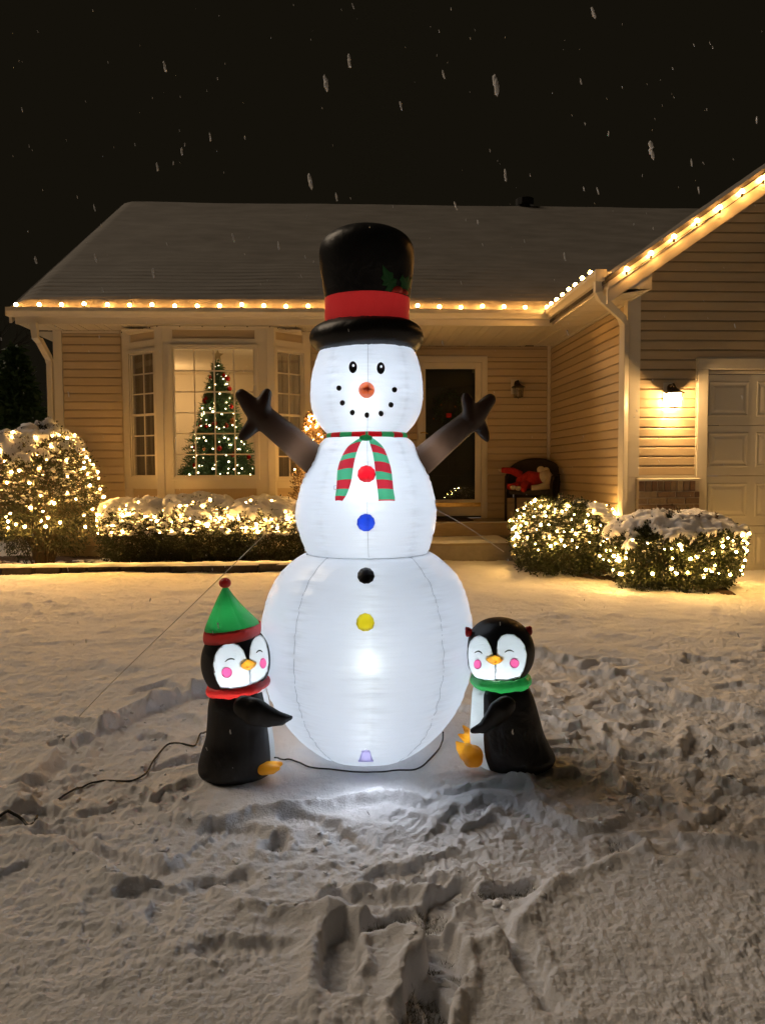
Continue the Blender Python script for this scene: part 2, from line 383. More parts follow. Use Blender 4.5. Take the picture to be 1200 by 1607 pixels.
# ---- recess return wall and door wall
ret = Pl(XR, YD, XR, YL, 1, 0)
mb = MB(); seg(mb, ret, 0, ret.L-.001, GR-.3, SOF, -.12, -.001); wret = mb.build('wall', M['siding'], house)
siding(ret, .02, ret.L-.01, FL+.02, SOF-.03, wret, {})
door_pl = Pl(XR, YD, XS, YD, 0, -1)
sD0, sD1 = P(655, 680, YD).x-XR, P(763, 680, YD).x-XR
zDt = P(700, 560, YD).z
mb = MB(); seg(mb, door_pl, 0, sD0+.02, GR-.2, SOF, -.14, -.001); seg(mb, door_pl, sD1-.02, door_pl.L, GR-.2, SOF, -.14, -.001)
seg(mb, door_pl, sD0+.021, sD1-.021, zDt-.02, SOF, -.14, -.001)
wdoor = mb.build('wall', M['siding'], house); tag(wdoor, 'porch wall behind the front door')
ca = {}
siding(door_pl, .02, sD0-.002, FL+.02, zDt, wdoor, ca); siding(door_pl, sD1+.002, door_pl.L-.06, FL+.02, zDt, wdoor, ca)
nz = FL+.02
while nz < zDt-.001: nz += EXPO
z = nz
for k in range(int((SOF-.03-z)/EXPO)+1):
    h = min(EXPO, SOF-.03-z)
    if h > .02: board(door_pl, .02, door_pl.L-.06, z, wdoor, h)
    z += EXPO
mb = MB(); seg(mb, door_pl, door_pl.L-.055, door_pl.L-.005, FL, SOF-.002, 0, .03); mb.build('corner_trim', M['trim'], wdoor)
# ---- garage side wall (faces the porch)
side = Pl(XS, YD, XS, YG, -1, 0)
mb = MB(); seg(mb, side, 0, side.L, GR-.3, SOF, -.12, -.001); wside = mb.build('wall', M['siding'], house); tag(wside, 'garage side wall facing the porch')
siding(side, .025, side.L-.008, GR+.12, SOF-.03, wside, {})
mb = MB(); seg(mb, side, .02, side.L, SOF-.03, SOF-.003, 0, .022); mb.build('frieze_trim', M['trim'], wside)
# ---- garage front
XGR = 9.3; ridgeX = (XS+XGR)/2
gar = Pl(XS, YG, XGR, YG, 0, -1)
rk0, rk1 = P(945, 440, 7.45), P(1200, 263, 7.45); RS = (rk1.z-rk0.z)/(rk1.x-rk0.x)       # slope of the rake
def rake_z(x): return rk0.z+RS*(x-rk0.x)                                                  # top of the garage roof
xd0 = P(1107, 700, YG).x; zdt = P(1150, 580, YG).z; xd1 = xd0+4.88
sg0, sg1 = xd0-XS, xd1-XS
zl0 = P(1050, 752, 7.92).z      # top of the brick ledge
mb = MB(); seg(mb, gar, 0, sg0, GR-.3, zdt, -.12, -.001); seg(mb, gar, sg1, gar.L, GR-.3, zdt, -.12, -.001)
poly = [(XS, YG, zdt), (XGR, YG, zdt), (XGR, YG, rake_z(XS)-.22), (ridgeX, YG, rake_z(ridgeX)-.22), (XS, YG, rake_z(XS)-.22)]
mb.prism(poly, (0, .001, 0), (0, .12, 0)); mb.box(XGR-.12, XGR, YG+.121, 18.5, GR-.3, SOF)
wgar = mb.build('wall', M['siding'], house); tag(wgar, 'garage front wall under the gable')
z = zl0+.045; ca = {}; cw = P(1105-14, 680, YG).x-XS    # casing outer edge
while z < rake_z(ridgeX)-.35:
    zt = z+EXPO
    def lim(zz): return max(.115, (zz-(rake_z(XS)-.25))/RS)      # where the sloping soffit cuts the course
    if zt < zdt+.10: board(gar, .115, cw-.004, z, wgar, EXPO, cache=ca); board(gar, sg1+.12, gar.L-.115, z, wgar, EXPO, cache=ca)
    elif z < zdt+.115:
        board(gar, .115, cw-.004, z, wgar, EXPO, cache=ca)
        if zt > zdt+.13: board(gar, cw, sg1+.12, zdt+.122, wgar, zt-zdt-.122, cache=None)
    else:
        a0, a1 = lim(z), lim(zt)
        board(gar, a0, gar.L-a0, z, wgar, EXPO, a1, gar.L-a1)
    z = zt
mb = MB(); seg(mb, gar, 0, .11, zl0+.02, rake_z(XS)-.24, 0, .032); seg(mb, gar, .112, cw-.003, zl0+.012, zl0+.042, 0, .03)
seg(mb, side, side.L-.0, side.L+.031, GR, SOF-.002, 0, .03); seg(mb, side, side.L-.08, side.L-.002, GR, SOF-.031, .0, .03)
seg(mb, gar, -.0, .075, GR, zl0+.018, 0, .032)
mb.build('corner_trim', M['trim'], wgar)
# casing of the garage opening
mb = MB()
seg(mb, gar, cw, sg0, GR, zdt, -.05, .04); seg(mb, gar, cw, sg1+.115, zdt, zdt+.115, -.05, .04); seg(mb, gar, sg1, sg1+.115, GR, zdt, -.05, .04)
seg(mb, gar, cw-.012, cw-.001, zl0, zdt+.128, 0, .026); seg(mb, gar, cw-.012, sg1+.127, zdt+.117, zdt+.130, 0, .026)
seg(mb, gar, sg0-.001, sg0+.02, GR, zdt-.001, -.09, -.052); seg(mb, gar, sg0+.021, sg1-.02, zdt-.035, zdt-.001, -.09, -.052)
mb.build('door_casing', M['trim'], wgar, bevel=.004)
# garage door, four sections of raised panels
gd = MB(); gz0 = P(1190, 903, YG+.12).z; sh = (zdt-.03-gz0)/4
DR = .12   # door face recess
for k in range(4): seg(gd, gar, sg0+.01, sg1-.01, gz0+k*sh, gz0+(k+1)*sh-.006, -DR-.04, -DR)
gdoor = gd.build('garage_door', M['gdoor'], house, bevel=.003)
pw = (sg1-sg0)/9.4
pm = None
def raised_panel(w, h):
    mb = MB(); a, b = .0, .028
    def ring(i, d): return [gar.p(i, i, d), gar.p(w-i, i, d), gar.p(w-i, h-i, d), gar.p(i, h-i, d)]
    R = [ring(0, .0005), ring(.004, .010), ring(.016, .010), ring(.03, .0015), ring(.042, .0015), ring(.07, .011)]
    vs = [v-gar.o-gar.n*DR*0 for r in R for v in r]
    vs = [Vector((v.x, v.y, v.z)) for v in vs]
    fs = []
    for i in range(len(R)-1):
        for k in range(4): fs.append((i*4+k, i*4+(k+1) % 4, (i+1)*4+(k+1) % 4, (i+1)*4+k))
    n = (len(R)-1)*4; fs.append((n, n+1, n+2, n+3)); mb.add(vs, fs); return mb.mesh('raised_panel')
pm = raised_panel(pw*.86, sh*.68)
pm.materials.append(M['gdoor'])
for k in range(4):
    for j in range(9):
        link_mesh('raised_panel', pm, None, gdoor, gar.p(sg0+.08+j*pw*1.02, gz0+k*sh+sh*.17, -DR))
mb = MB(); seg(mb, gar, sg0+.01, sg1-.01, gz0-.035, gz0-.002, -DR-.03, -DR+.004); mb.build('bottom_seal', M['cord'], gdoor)
# brick pier with soldier course and ledge
pier = MB(); BY = .095
x1b = cw-.004+.015
seg(pier, gar, .085, x1b, GR-.2, zl0-.002, 0, BY-.012); pr = pier.build('brick_pier', M['mortar'], house)
mb = MB(); mb.prism([gar.p(.075, zl0, 0), gar.p(.075, zl0+.012, 0), gar.p(.075, zl0+.002, BY+.025), gar.p(.075, zl0-.018, BY+.025), gar.p(.075, zl0-.018, BY-.01), gar.p(.075, zl0-.001, BY-.01)], (0, 0, 0), (x1b-.06, 0, 0))
mb.build('ledge_cap', M['trim'], pr)
bcache = {}
def brick(s0, s1, z0, z1):
    i = random.randrange(5); k = (round(s1-s0, 3), round(z1-z0, 3), i)
    if k not in bcache:
        w, h = s1-s0, z1-z0; b_ = MB(); j = lambda: random.uniform(0, .003)
        b_.hexa([(0+j(), -.014+j(), 0), (w-j(), -.014+j(), j()), (w, 0, 0), (0, 0, 0), (j(), -.014+j(), h-j()), (w-j(), -.014+j(), h), (w, 0, h), (0, 0, h)])
        me = b_.mesh('brick'); me.materials.append(M['brick'][i]); bcache[k] = me
    link_mesh('brick', bcache[k], None, pr, gar.p(s0, z0, BY-.010+random.uniform(-.002, .002)))
zt = zl0-.02; s = .09
while s < x1b-.05:
    brick(s, s+.058, zt-.105, zt); s += .068
s = zt-.105-.010; row = 0
while s > GR-.05:
    a = .09+(-.1 if row % 2 else 0)
    while a < x1b-.02:
        b0, b1 = max(a, .088), min(a+.186, x1b-.004)
        if b1-b0 > .03: brick(b0, b1, s-.055, s)
        a += .20
    s -= .067; row += 1
# side face of the pier
# ---- roofs
ez = zr(1.945); EY = 9.44
rdg = P(600, 326, 14.35); RZ = rdg.z; RY = 14.35
x_l = P(14, 490, EY).x; x_r = 8.0
mb = MB()
sec = [(EY, ez), (RY, RZ), (2*RY-EY, ez), (2*RY-EY, ez-.12), (RY, RZ-.14), (EY, ez-.03)]
mb.prism([(x_l, y, z) for y, z in sec], (0, 0, 0), (x_r-x_l, 0, 0)); roof = mb.build('roof', M['shingle'], house); tag(roof, 'main roof')
# snow on the main roof
def snow_sheet(name, fn, nu, nv, th, parent, amp=.012, sc=3):
    u, v = np.meshgrid(np.linspace(0, 1, nu), np.linspace(0, 1, nv)); pts = fn(u, v)
    edge = np.minimum(np.minimum(u, 1-u)*nu/5, np.minimum(v, 1-v)*nv/5); edge = np.sqrt(np.clip(edge, 0, 1))
    n = fbm(pts[..., 0]*sc, pts[..., 1]*sc, 4)*amp*2
    pts[..., 2] += (th+n)*edge-.012*(1-edge)
    I = np.arange(nu*nv).reshape(nv, nu); F = np.stack([I[:-1, :-1], I[:-1, 1:], I[1:, 1:], I[1:, :-1]], -1).reshape(-1, 4)
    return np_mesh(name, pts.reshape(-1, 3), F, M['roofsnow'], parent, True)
def f1(u, v):
    x = x_l+.01+(x_r-x_l-.02)*u; y = EY+.02+(RY-EY-.02)*v
    return np.stack([x, y+.03*fbm(x*5, y*0, 3)*(v < .01), ez+(RZ-ez)*(y-EY)/(RY-EY)+.012*(1-np.mod((y-EY)/.135, 1))*(1-sstep(.4, 2.2, y-EY))*(.4+.9*np.clip(.5+fbm(x*1.6, y*4, 3), 0, 1))+.02*fbm(x*.5, y*.8, 2)], -1)
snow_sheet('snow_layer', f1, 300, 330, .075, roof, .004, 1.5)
# left gable triangle and rake trim
mb = MB(); mb.prism([(XL, EY+.5, ez-.15), (XL, RY, RZ-.2), (XL, 2*RY-EY-.5, ez-.15)], (0, 0, 0), (.1, 0, 0)); mb.build('gable_wall', M['siding'], house)
mb = MB(); mb.prism([(x_l, EY, ez-.18), (x_l, EY, ez-.032), (x_l, RY, RZ-.142), (x_l, RY, RZ-.30)], (0, 0, 0), (.03, 0, 0))
mb.build('rake_board', M['trim'], roof)
# vent pipe on the ridge
vp = P(823, 318, RY); mb = MB()
mb.lathe([(.0, RZ-.3), (.10, RZ-.3), (.10, vp.z-.06), (.17, vp.z-.06), (.17, vp.z+.06), (.10, vp.z+.09), (0, vp.z+.09)], vp.x, RY, 12)
mb.build('roof_vent', M['cord'], roof)
# fascia, soffit, gutters of the main eave
xg = P(862, 505, 9.36).x      # inner corner of the gutters
mb = MB(); mb.box(x_l+.06, xg+.10, EY+.02, EY+.06, SOF-.003, ez-.035)
mb.box(xg+.055, xg+.095, 7.46, EY+.019, SOF-.003, ez-.035); mb.build('fascia', M['trim'], house)
def gutter(mbx, a, b, n, z0, z1, w):
    a = Vector(a); b = Vector(b); n = Vector(n)
    prof = [(0, z0), (w*.6, z0), (w*.75, z0+.03), (w, z0+.055), (w, z1), (w-.012, z1), (w-.012, z0+.06), (w*.65, z0+.04), (w*.5, z0+.012), (0.006, z0+.012), (.006, z1), (0, z1)]
    mbx.prism([a+n*d+Vector((0, 0, z-a.z)) for d, z in prof], (0, 0, 0), b-a)
gz_0, gz_1 = zr(1.835), zr(1.935)
mb = MB(); gutter(mb, (x_l, EY+.018, 0), (xg-.0, EY+.018, 0), (0, -1, 0), gz_0, gz_1, .11); gut = mb.build('gutter', M['trim'], house); tag(gut, 'gutter along the front eave')
mb = MB(); gutter(mb, (xg+.053, EY+.018, 0), (xg+.053, 7.47, 0), (-1, 0, 0), gz_0, gz_1, .11); gut2 = mb.build('gutter', M['trim'], house); tag(gut2, 'gutter along the garage eave')
mb = MB(); mb.box(x_l-.004, x_l+.001, EY-.095, EY+.016, gz_0, gz_1); mb.box(xg-.058, xg+.05, 7.462, 7.469, gz_0, gz_1); mb.build('gutter_cap', M['trim'], gut)
sof = MB(); sof.box(x_l+.07, xg+.09, EY+.061, YL-.03, SOF+.012, SOF+.02); sof.box(XR+.01, XS-.001, EY+.061, YD-.03, SOF+.012, SOF+.02)
sof.box(xg+.096, XS-.001, 7.50, EY+.06, SOF+.012, SOF+.02); soff = sof.build('soffit', M['soffit'], house)
def soffit_panel(x0, x1, y0, y1, along):
    mb = MB(); g = .003
    if along == 'x':
        w = (x1-x0)/3
        for k in range(3): mb.box(x0+k*w+g, x0+(k+1)*w-g, y0, y1, SOF-(.0 if k % 2 else .003), SOF+.011)
    else:
        w = (y1-y0)/3
        for k in range(3): mb.box(x0, x1, y0+k*w+g, y0+(k+1)*w-g, SOF-(.0 if k % 2 else .003), SOF+.011)
    mb.build('soffit_panel', M['soffit'], soff)
x = x_l+.075
while x < xg+.05:
    x1 = min(x+.3, xg+.09); yb = YD-.032 if x > XR-.01 else YL-.032
    soffit_panel(x, x1-.002, EY+.062, yb, 'x'); x += .3
soffit_panel(x, XS-.002, EY+.062, YD-.032, 'x')
y = 7.505
while y < EY+.03: soffit_panel(xg+.098, XS-.002, y, min(y+.3, EY+.058)-.002, 'y'); y += .3
# left rake soffit return
mb = MB(); mb.box(x_l+.06, XL-.001, YL+.002, 18, ez-.2, ez-.19); mb.build('rake_soffit', M['soffit'], house)
# garage roof
gz = lambda x: rake_z(x)
gy0, gy1 = 7.44, 15.5; xe = xg+.03
mb = MB()
for sgn in (0, 1):
    f = (lambda x: x) if not sgn else (lambda x: 2*ridgeX-x)
    q = [(f(xe), gz(xe)), (ridgeX, gz(ridgeX)), (ridgeX, gz(ridgeX)-.05), (f(xe), gz(xe)-.05)]
    mb.prism([(a, gy0, b) for a, b in q], (0, 0, 0), (0, gy1-gy0, 0))
groof = mb.build('roof', M['shingle'], house); tag(groof, 'garage gable roof')
def f2(u, v):
    x = xe+.03+(ridgeX-xe-.03)*u; y = gy0+.03+(gy1-gy0-.06)*v
    return np.stack([x, y, gz(x)-.0], -1)
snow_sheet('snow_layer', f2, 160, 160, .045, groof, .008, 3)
# rake fascia: two boards, with the boxed return
mb = MB(); FD = .255
def rb(x0, x1, t, b, ya, yb, f=lambda x: x):
    mb.prism([(f(x0), 0, gz(x0)-t), (f(x1), 0, gz(x1)-t), (f(x1), 0, gz(x1)-b), (f(x0), 0, gz(x0)-b)], (0, ya, 0), (0, yb, 0))
for f in (lambda x: x, lambda x: 2*ridgeX-x):
    rb(xe+.02, ridgeX, .052, .115, gy0-.018, gy0+.03, f); rb(xe+.02, ridgeX, .117, FD, gy0-.004, gy0+.03, f)
rbd = mb.build('rake_board', M['trim'], groof)
xb1 = P(1023, 440, 7.44).x
mb = MB(); mb.prism([(xg+.10, 0, SOF-.02), (xb1, 0, SOF-.02), (xb1, 0, gz(xb1)-FD+.0), (xe+.06, 0, gz(xe+.06)-.20), (xg+.10, 0, gz(xg+.10)-.2)], (0, gy0+.004, 0), (0, gy0+.05, 0))
mb.prism([(xb1-.03, 0, SOF-.02), (xb1, 0, SOF-.02), (xb1, 0, gz(xb1)-.1), (xb1-.03, 0, gz(xb1)-.1)], (0, gy0+.051, 0), (0, YG-.001, 0))
mb.build('boxed_return', M['trim'], groof)
mb = MB()
for f in (lambda x: x, lambda x: 2*ridgeX-x):
    mb.prism([(f(xb1+.01), 0, gz(xb1+.01)-.215), (f(ridgeX), 0, gz(ridgeX)-.215), (f(ridgeX), 0, gz(ridgeX)-.225), (f(xb1+.01), 0, gz(xb1+.01)-.225)], (0, gy0+.031, 0), (0, YG-.005, 0))
mb.build('rake_soffit', M['soffit'], groof)
# downspouts
def downspout(pts, label):
    mb = MB(); mb.tube(pts, .036, 4, sq=1.0); o = mb.build('downspout', M['trim'], house, bevel=.006); tag(o, label)
    return o
a = P(53, 508, 9.39); b = P(56, 530, 9.40); c = P(83, 568, 9.93)
ds = downspout([a+Vector((0, 0, .02)), a, b, b+Vector((.03, .03, -.03)), Vector((XL-.055, 9.90, c.z+.05)), Vector((XL-.045, 9.93, c.z-.03)), Vector((XL-.045, 9.93, GR))], 'downspout at the left corner')
yv = YG-.0
a = Vector((xg, 7.58, gz_0+.01)); c = Vector((XS-.075, 7.96, P(985, 503, 7.96).z))
ds2 = downspout([a, a+Vector((0, 0, -.10)), a+Vector((.035, .03, -.15)), c+Vector((-.05, -.04, .03)), c+Vector((0, 0, -.05)), Vector((XS-.075, 7.96, GR))], 'downspout at the garage corner')
# ---- bay window
bay = MB(); z_bt = SOF; zb = GR+.12
faces = {'left': Pl(XB0, YL, XB2, YB, -(YL-YB), -(XB2-XB0)), 'mid': Pl(XB2, YB, XB3, YB, 0, -1), 'right': Pl(XB3, YB, XB1, YL, (YL-YB), -(XB1-XB3))}
# window openings measured from the photograph
def z_at(px, py, Y): return P(px, py, Y).z
W = {}
W['mid'] = (P(272, 650, YB).x-XB2, P(401, 650, YB).x-XB2, z_at(336, 748, YB), z_at(336, 546, YB))
Ll = faces['left'].L; Lr = faces['right'].L
W['left'] = (Ll*.22, Ll*.88, z_at(225, 748, 9.72), z_at(225, 553, 9.72))
W['right'] = (Lr*.13, Lr*.80, z_at(455, 750, 9.70), z_at(455, 552, 9.70))
zp0, zp1 = z_at(336, 789, YB), z_at(336, 767, YB); zq0, zq1 = z_at(336, 531, YB), z_at(336, 517, YB)
bayo = None; mb = MB(); insets = []
for k, pl in faces.items():
    s0, s1, z0, z1 = W[k]; L = pl.L
    seg(mb, pl, 0, s0, zb, z_bt-.002, -.06, 0); seg(mb, pl, s1, L, zb, z_bt-.002, -.06, 0)
    seg(mb, pl, s0, s1, z1, zq0, -.06, 0); seg(mb, pl, s0, s1, zp1, z0, -.06, 0); seg(mb, pl, s0, s1, zq1, z_bt-.002, -.06, 0); seg(mb, pl, s0, s1, zb, zp0, -.06, 0)
    insets.append((pl, s0, s1))
    # corner pilasters
    seg(mb, pl, 0, L, z_bt-.03, z_bt-.003, .001, .015); seg(mb, pl, s0-.045, s1+.045, z0-.045, z0-.02, .001, .03)
mb.prism([(XB0, YL, 0), (XB2, YB, 0), (XB3, YB, 0), (XB1, YL, 0)], (0, 0, zb-.02), (0, 0, zb))
for (x, y) in ((XB2, YB), (XB3, YB)): mb.box(x-.045, x+.045, y-.012, y+.05, zb, z_bt-.004)
bayo = mb.build('bay', M['trim'], house, bevel=.002)
for (pl, s0, s1) in insets:
    for (a, b) in ((zq0, zq1), (zp0, zp1)): m2 = MB(); seg(m2, pl, s0, s1, a, b, -.05, -.02); m2.build('inset_panel', M['siding'], bayo)
mb = MB(); mb.tube([(x, y, SOF-.012) for x, y in ((XB0-.02, YL-.03), (XB2-.01, YB-.03), (XB3+.01, YB-.03), (XB1+.02, YL-.03))], .003, 5)
def window(pl, s0, s1, z0, z1, cols, rows, dh, name, label):
    mb = MB(); w = .04
    for (a, b, c, d) in ((s0-w, s0, z0-w, z1+w), (s1, s1+w, z0-w, z1+w), (s0, s1, z1, z1+w), (s0, s1, z0-w, z0)): seg(mb, pl, a, b, c, d, .001, .024)
    w2 = .018
    for (a, b, c, d) in ((s0+.001, s0+w2, z0+.001, z1-.001), (s1-w2, s1-.001, z0+.001, z1-.001), (s0+w2, s1-w2, z1-w2, z1-.001), (s0+w2, s1-w2, z0+.001, z0+w2)): seg(mb, pl, a, b, c, d, -.05, .008)
    win = mb.build('window', M['trim'], house, bevel=.002); tag(win, label)
    a0, a1, c0, c1 = s0+w2, s1-w2, z0+w2, z1-w2; rects = [(c0, c1)]
    if dh:
        m = (c0+c1)/2; rects = [(c0, m-.014), (m+.014, c1)]; mb = MB(); seg(mb, pl, a0, a1, m-.014, m+.014, -.045, -.004); mb.build('meeting_rail', M['trim'], win)
        mb = MB()
        for q in ((a0, a0+.014), (a1-.014, a1)): seg(mb, pl, q[0], q[1], c0+.001, c1-.001, -.048, -.012)
        mb.build('sash', M['trim'], win); a0 += .014; a1 -= .014
    for (r0, r1) in rects:
        mb = MB(); seg(mb, pl, a0+.001, a1-.001, r0+.001, r1-.001, -.034, -.030); mb.build('pane', M['glass'], win)
        for i in range(1, cols): x_ = a0+(a1-a0)*i/cols; mb = MB(); seg(mb, pl, x_-.008, x_+.008, r0, r1, -.029, -.020); mb.build('muntin', M['trim'], win)
        for i in range(1, rows): y_ = r0+(r1-r0)*i/rows; mb = MB(); seg(mb, pl, a0, a1, y_-.008, y_+.008, -.0285, -.0205); mb.build('muntin', M['trim'], win)
    return win
w_ = W['mid']; window(faces['mid'], *w_, 4, 6, False, 'm', 'wide centre window of the bay, four panes across')
w_ = W['left']; window(faces['left'], *w_, 2, 3, True, 'l', 'narrow left window of the bay')
w_ = W['right']; window(faces['right'], *w_, 2, 3, True, 'r', 'narrow right window of the bay')
# room behind the bay
ZC = zr(1.70); Yb = 13.8; xa, xb = XL+.13, XR-.12
mb = MB(); mb.box(xa, xb, Yb, Yb+.1, FL, ZC); mb.box(xa-.001, xa+.02, YL+.13, Yb, FL, ZC); mb.box(xb, xb+.02, YL+.13, Yb, FL, ZC)
mb.box(xa, xb, YL, Yb, ZC, ZC+.04); mb.box(XB0+.1, XB1-.1, YB+.08, YL-.001, ZC+.002, ZC+.03)
room = mb.build('room', M['inner'], house)
mb = MB(); mb.box(xa, xb, YL+.13, Yb, FL-.05, FL); mb.box(XB2, XB3, YB+.07, YL-.01, zr(-.2), zr(-.17)); mb.build('room_floor', M['wood'], house)
mb = MB(); mb.box(-2.35, -1.9, Yb-.03, Yb-.001, FL, zr(1.35)); mb.build('inner_doorway', M['wood'], room)
lamp('room_light', (-2.9, 12.7, zr(1.15)), 15, (1, .62, .28), .15, house); lamp('room_light', (-.75, 10.5, zr(.9)), 13, (1, .66, .32), .15, house)
# curtains in the side windows
def curtain(pl, s0, s1, z0, z1, d, label, seed):
    rr = random.Random(seed); n = 48; vs = []; ph = rr.random()*6
    for j in range(2):
        for i in range(n):
            t = i/(n-1); vs.append(pl.p(s0+(s1-s0)*t, (z0, z1)[j], d+.015*math.sin(t*42+ph)+.008*math.sin(t*90)))
    mb = MB(); mb.add(vs, [(i, i+1, n+i+1, n+i) for i in range(n-1)]); o = mb.build('curtain', M['cloth'], None, True)
    tag(o, label, 'curtain', 'sheer curtains behind the bay side windows'); return o
w_ = W['left']; curtain(faces['left'], w_[0]-.14, w_[1]+.05, w_[2]-.02, w_[3]+.02, -.11, 'sheer beige curtain behind the narrow left bay window', 1)
w_ = W['right']; curtain(faces['right'], w_[0]-.05, w_[1]+.12, w_[2]-.02, w_[3]+.02, -.11, 'sheer beige curtain behind the narrow right bay window', 2)
# ---- front door
mb = MB(); cz = .075
seg(mb, door_pl, sD0, sD0+cz, FL, zDt, -.02, .03); seg(mb, door_pl, sD1-cz, sD1, FL, zDt, -.02, .03); seg(mb, door_pl, sD0+cz, sD1-cz, zDt-cz, zDt, -.02, .03)
seg(mb, door_pl, sD0-.012, sD0-.001, FL, zDt+.012, 0, .02); seg(mb, door_pl, sD1+.001, sD1+.012, FL, zDt+.012, 0, .02); seg(mb, door_pl, sD0-.012, sD1+.012, zDt+.001, zDt+.013, 0, .022)
mb.build('door_frame', M['trim'], house, bevel=.003)
gx0, gx1 = P(667.5, 680, YD).x-XR, P(745, 680, YD).x-XR; gzt, gzb = P(706, 579, YD).z, P(706, 784, YD).z
d0, d1 = sD0+cz+.003, sD1-cz-.003
mb = MB(); dz0, dz1 = FL+.03, zDt-cz-.003
seg(mb, door_pl, d0, gx0, dz0, dz1, -.015, .02); seg(mb, door_pl, gx1, d1, dz0, dz1, -.015, .02); seg(mb, door_pl, gx0, gx1, gzt, dz1, -.015, .02)
seg(mb, door_pl, gx0, gx1, dz0, gzb, -.015, .02)
storm = mb.build('storm_door', M['trim'], house, bevel=.003)
mb = MB(); seg(mb, door_pl, gx0, gx1, gzb, gzt, .0, .004); mb.build('pane', M['storm'], storm)
mb = MB(); zb_ = P(706, 792, YD).z; seg(mb, door_pl, d0+.01, d1-.01, zb_-.03, zb_+.03, .021, .034); mb.build('kick_strip', M['brass'], storm)
mb = MB(); hx = P(659.5, 680, YD).x-XR; hz = P(660, 682, YD).z
seg(mb, door_pl, hx-.018, hx+.018, hz-.10, hz+.10, .021, .028); mb.tube([door_pl.p(hx, hz+.02, .03), door_pl.p(hx, hz+.02, .06), door_pl.p(hx+.04, hz+.03, .065), door_pl.p(hx+.10, hz+.01, .06)], .008, 8)
mb.build('handle', M['brass'], storm, True)
mb = MB(); seg(mb, door_pl, sD0+.02, sD1-.02, FL, zDt-.02, -.14, -.10)
ind = mb.build('front_door', M['door'], house)
for (a, b, c, d) in ((.12, .46, .15, .62), (.56, .90, .15, .62), (.12, .46, .70, 1.25), (.56, .90, .70, 1.25), (.12, .46, 1.35, 1.9), (.56, .90, 1.35, 1.9)):
    mb = MB(); wd = sD1-sD0; seg(mb, door_pl, sD0+wd*a, sD0+wd*b, FL+c, FL+d, -.099, -.088); mb.build('raised_panel', M['door'], ind, bevel=.008)
# porch floor and steps
mb = MB(); mb.box(XR+.002, XS-.032, 10.02, YD-.001, GR-.1, FL-.032); porch = mb.build('porch', M['concrete'], house)
pe = 10.0
y = YD-.16
while y > pe+.02:
    mb = MB(); y0 = max(y, pe+.02)
    mb.box(XR+.004, XS-.034, y0+.004, y+.136, FL-.03, FL); mb.build('deck_board', M['wood'], porch); y -= .14
mb = MB(); mb.box(XR-.2, XS-.032, pe-.03, pe+.018, FL-.16, FL+.003); mb.build('rim_board', M['wood'], porch)
sx0, sx1 = P(640, 860, 8.95).x-.6, P(806, 860, 8.95).x
mb = MB(); mb.box(sx0, sx1, 8.98, 10.0, GR-.1, zr(-.895)); stp = mb.build('step', M['concrete'], house)
mb = MB(); mb.box(sx0-.01, sx1+.01, 8.95, 9.30, zr(-.893), zr(-.865)); mb.box(sx0-.01, sx1+.01, 9.31, 9.66, zr(-.893), zr(-.865)); mb.build('tread', M['wood'], stp)
def blob_sheet(name, x0, x1, y0, y1, z, th, parent, nx=80, ny=20, seed=0, thr=None):
    u, v = np.meshgrid(np.linspace(0, 1, nx), np.linspace(0, 1, ny)); X = x0+(x1-x0)*u; Y = y0+(y1-y0)*v
    e = np.minimum(np.minimum(u, 1-u)*(x1-x0), np.minimum(v, 1-v)*(y1-y0))/.05
    h = np.sqrt(np.clip(e, 0, 1))*th*(1+.35*fbm(X*7+seed, Y*7, 3)); X = X+.015*fbm(Y*9+seed, X*9, 2)
    Y = Y+.02*fbm(X*6+seed, Y*6+4, 2)
    I = np.arange(nx*ny).reshape(ny, nx); F = np.stack([I[:-1, :-1], I[:-1, 1:], I[1:, 1:], I[1:, :-1]], -1).reshape(-1, 4)
    return np_mesh(name, np.stack([X, Y, z+h-.003], -1).reshape(-1, 3), F, M['snowcap'], parent, True)
blob_sheet('snow_layer', sx0, sx1-.02, 8.96, 9.64, zr(-.865), .035, stp, seed=3)
blob_sheet('snow_layer', XR, 2.9, pe-.02, pe+.16, FL+.003, .012, porch, seed=8)
# doormat
mb = MB(); mm = P(700, 812, 10.7); mb.box(mm.x-.35, mm.x+.33, 10.35, 10.85, FL+.001, FL+.018); o = mb.build('doormat', M['mat']); tag(o, 'dark brown doormat on the porch in front of the glazed door', 'doormat')
# wreath on the inner door
mb = MB(); wc = P(706, 640, YD+.05); wr = thing('wreath', wc, 'dark evergreen wreath hanging on the front door behind the storm glass', 'wreath')
V = []; F = []
for i in range(900):
    a = rng.random()*6.283; r = .19+.045*rng.standard_normal(); c = Vector((wc.x+r*math.cos(a), wc.y+rng.uniform(-.03, .02), wc.z+r*math.sin(a)))
    d = Vector(rng.standard_normal(3)); d.y *= .4; d = d.normalized()*.035; e = Vector(rng.standard_normal(3)).normalized()*.006
    n = len(V); V += [c-e, c+e, c+d+e*.3]; F.append((n, n+1, n+2))
mb.add(V, F); mb.build('foliage', M['fir'], wr)
for (px, py, r) in ((692, 635, .014), (714, 638, .016), (680, 657, .014), (724, 666, .014)):
    p = P(px, py, YD-.005+.02); mb = MB(); mb.ball((p.x, YD+.01, p.z), r, nu=10, nv=6); mb.build('ornament', M['glassgold'], wr, True)
p = P(704, 652, YD+.01); mb = MB(); mb.box(p.x-.04, p.x+.04, YD-.005, YD+.02, p.z-.035, p.z+.035); mb.build('bow', M['plush_red'], wr, bevel=.01)

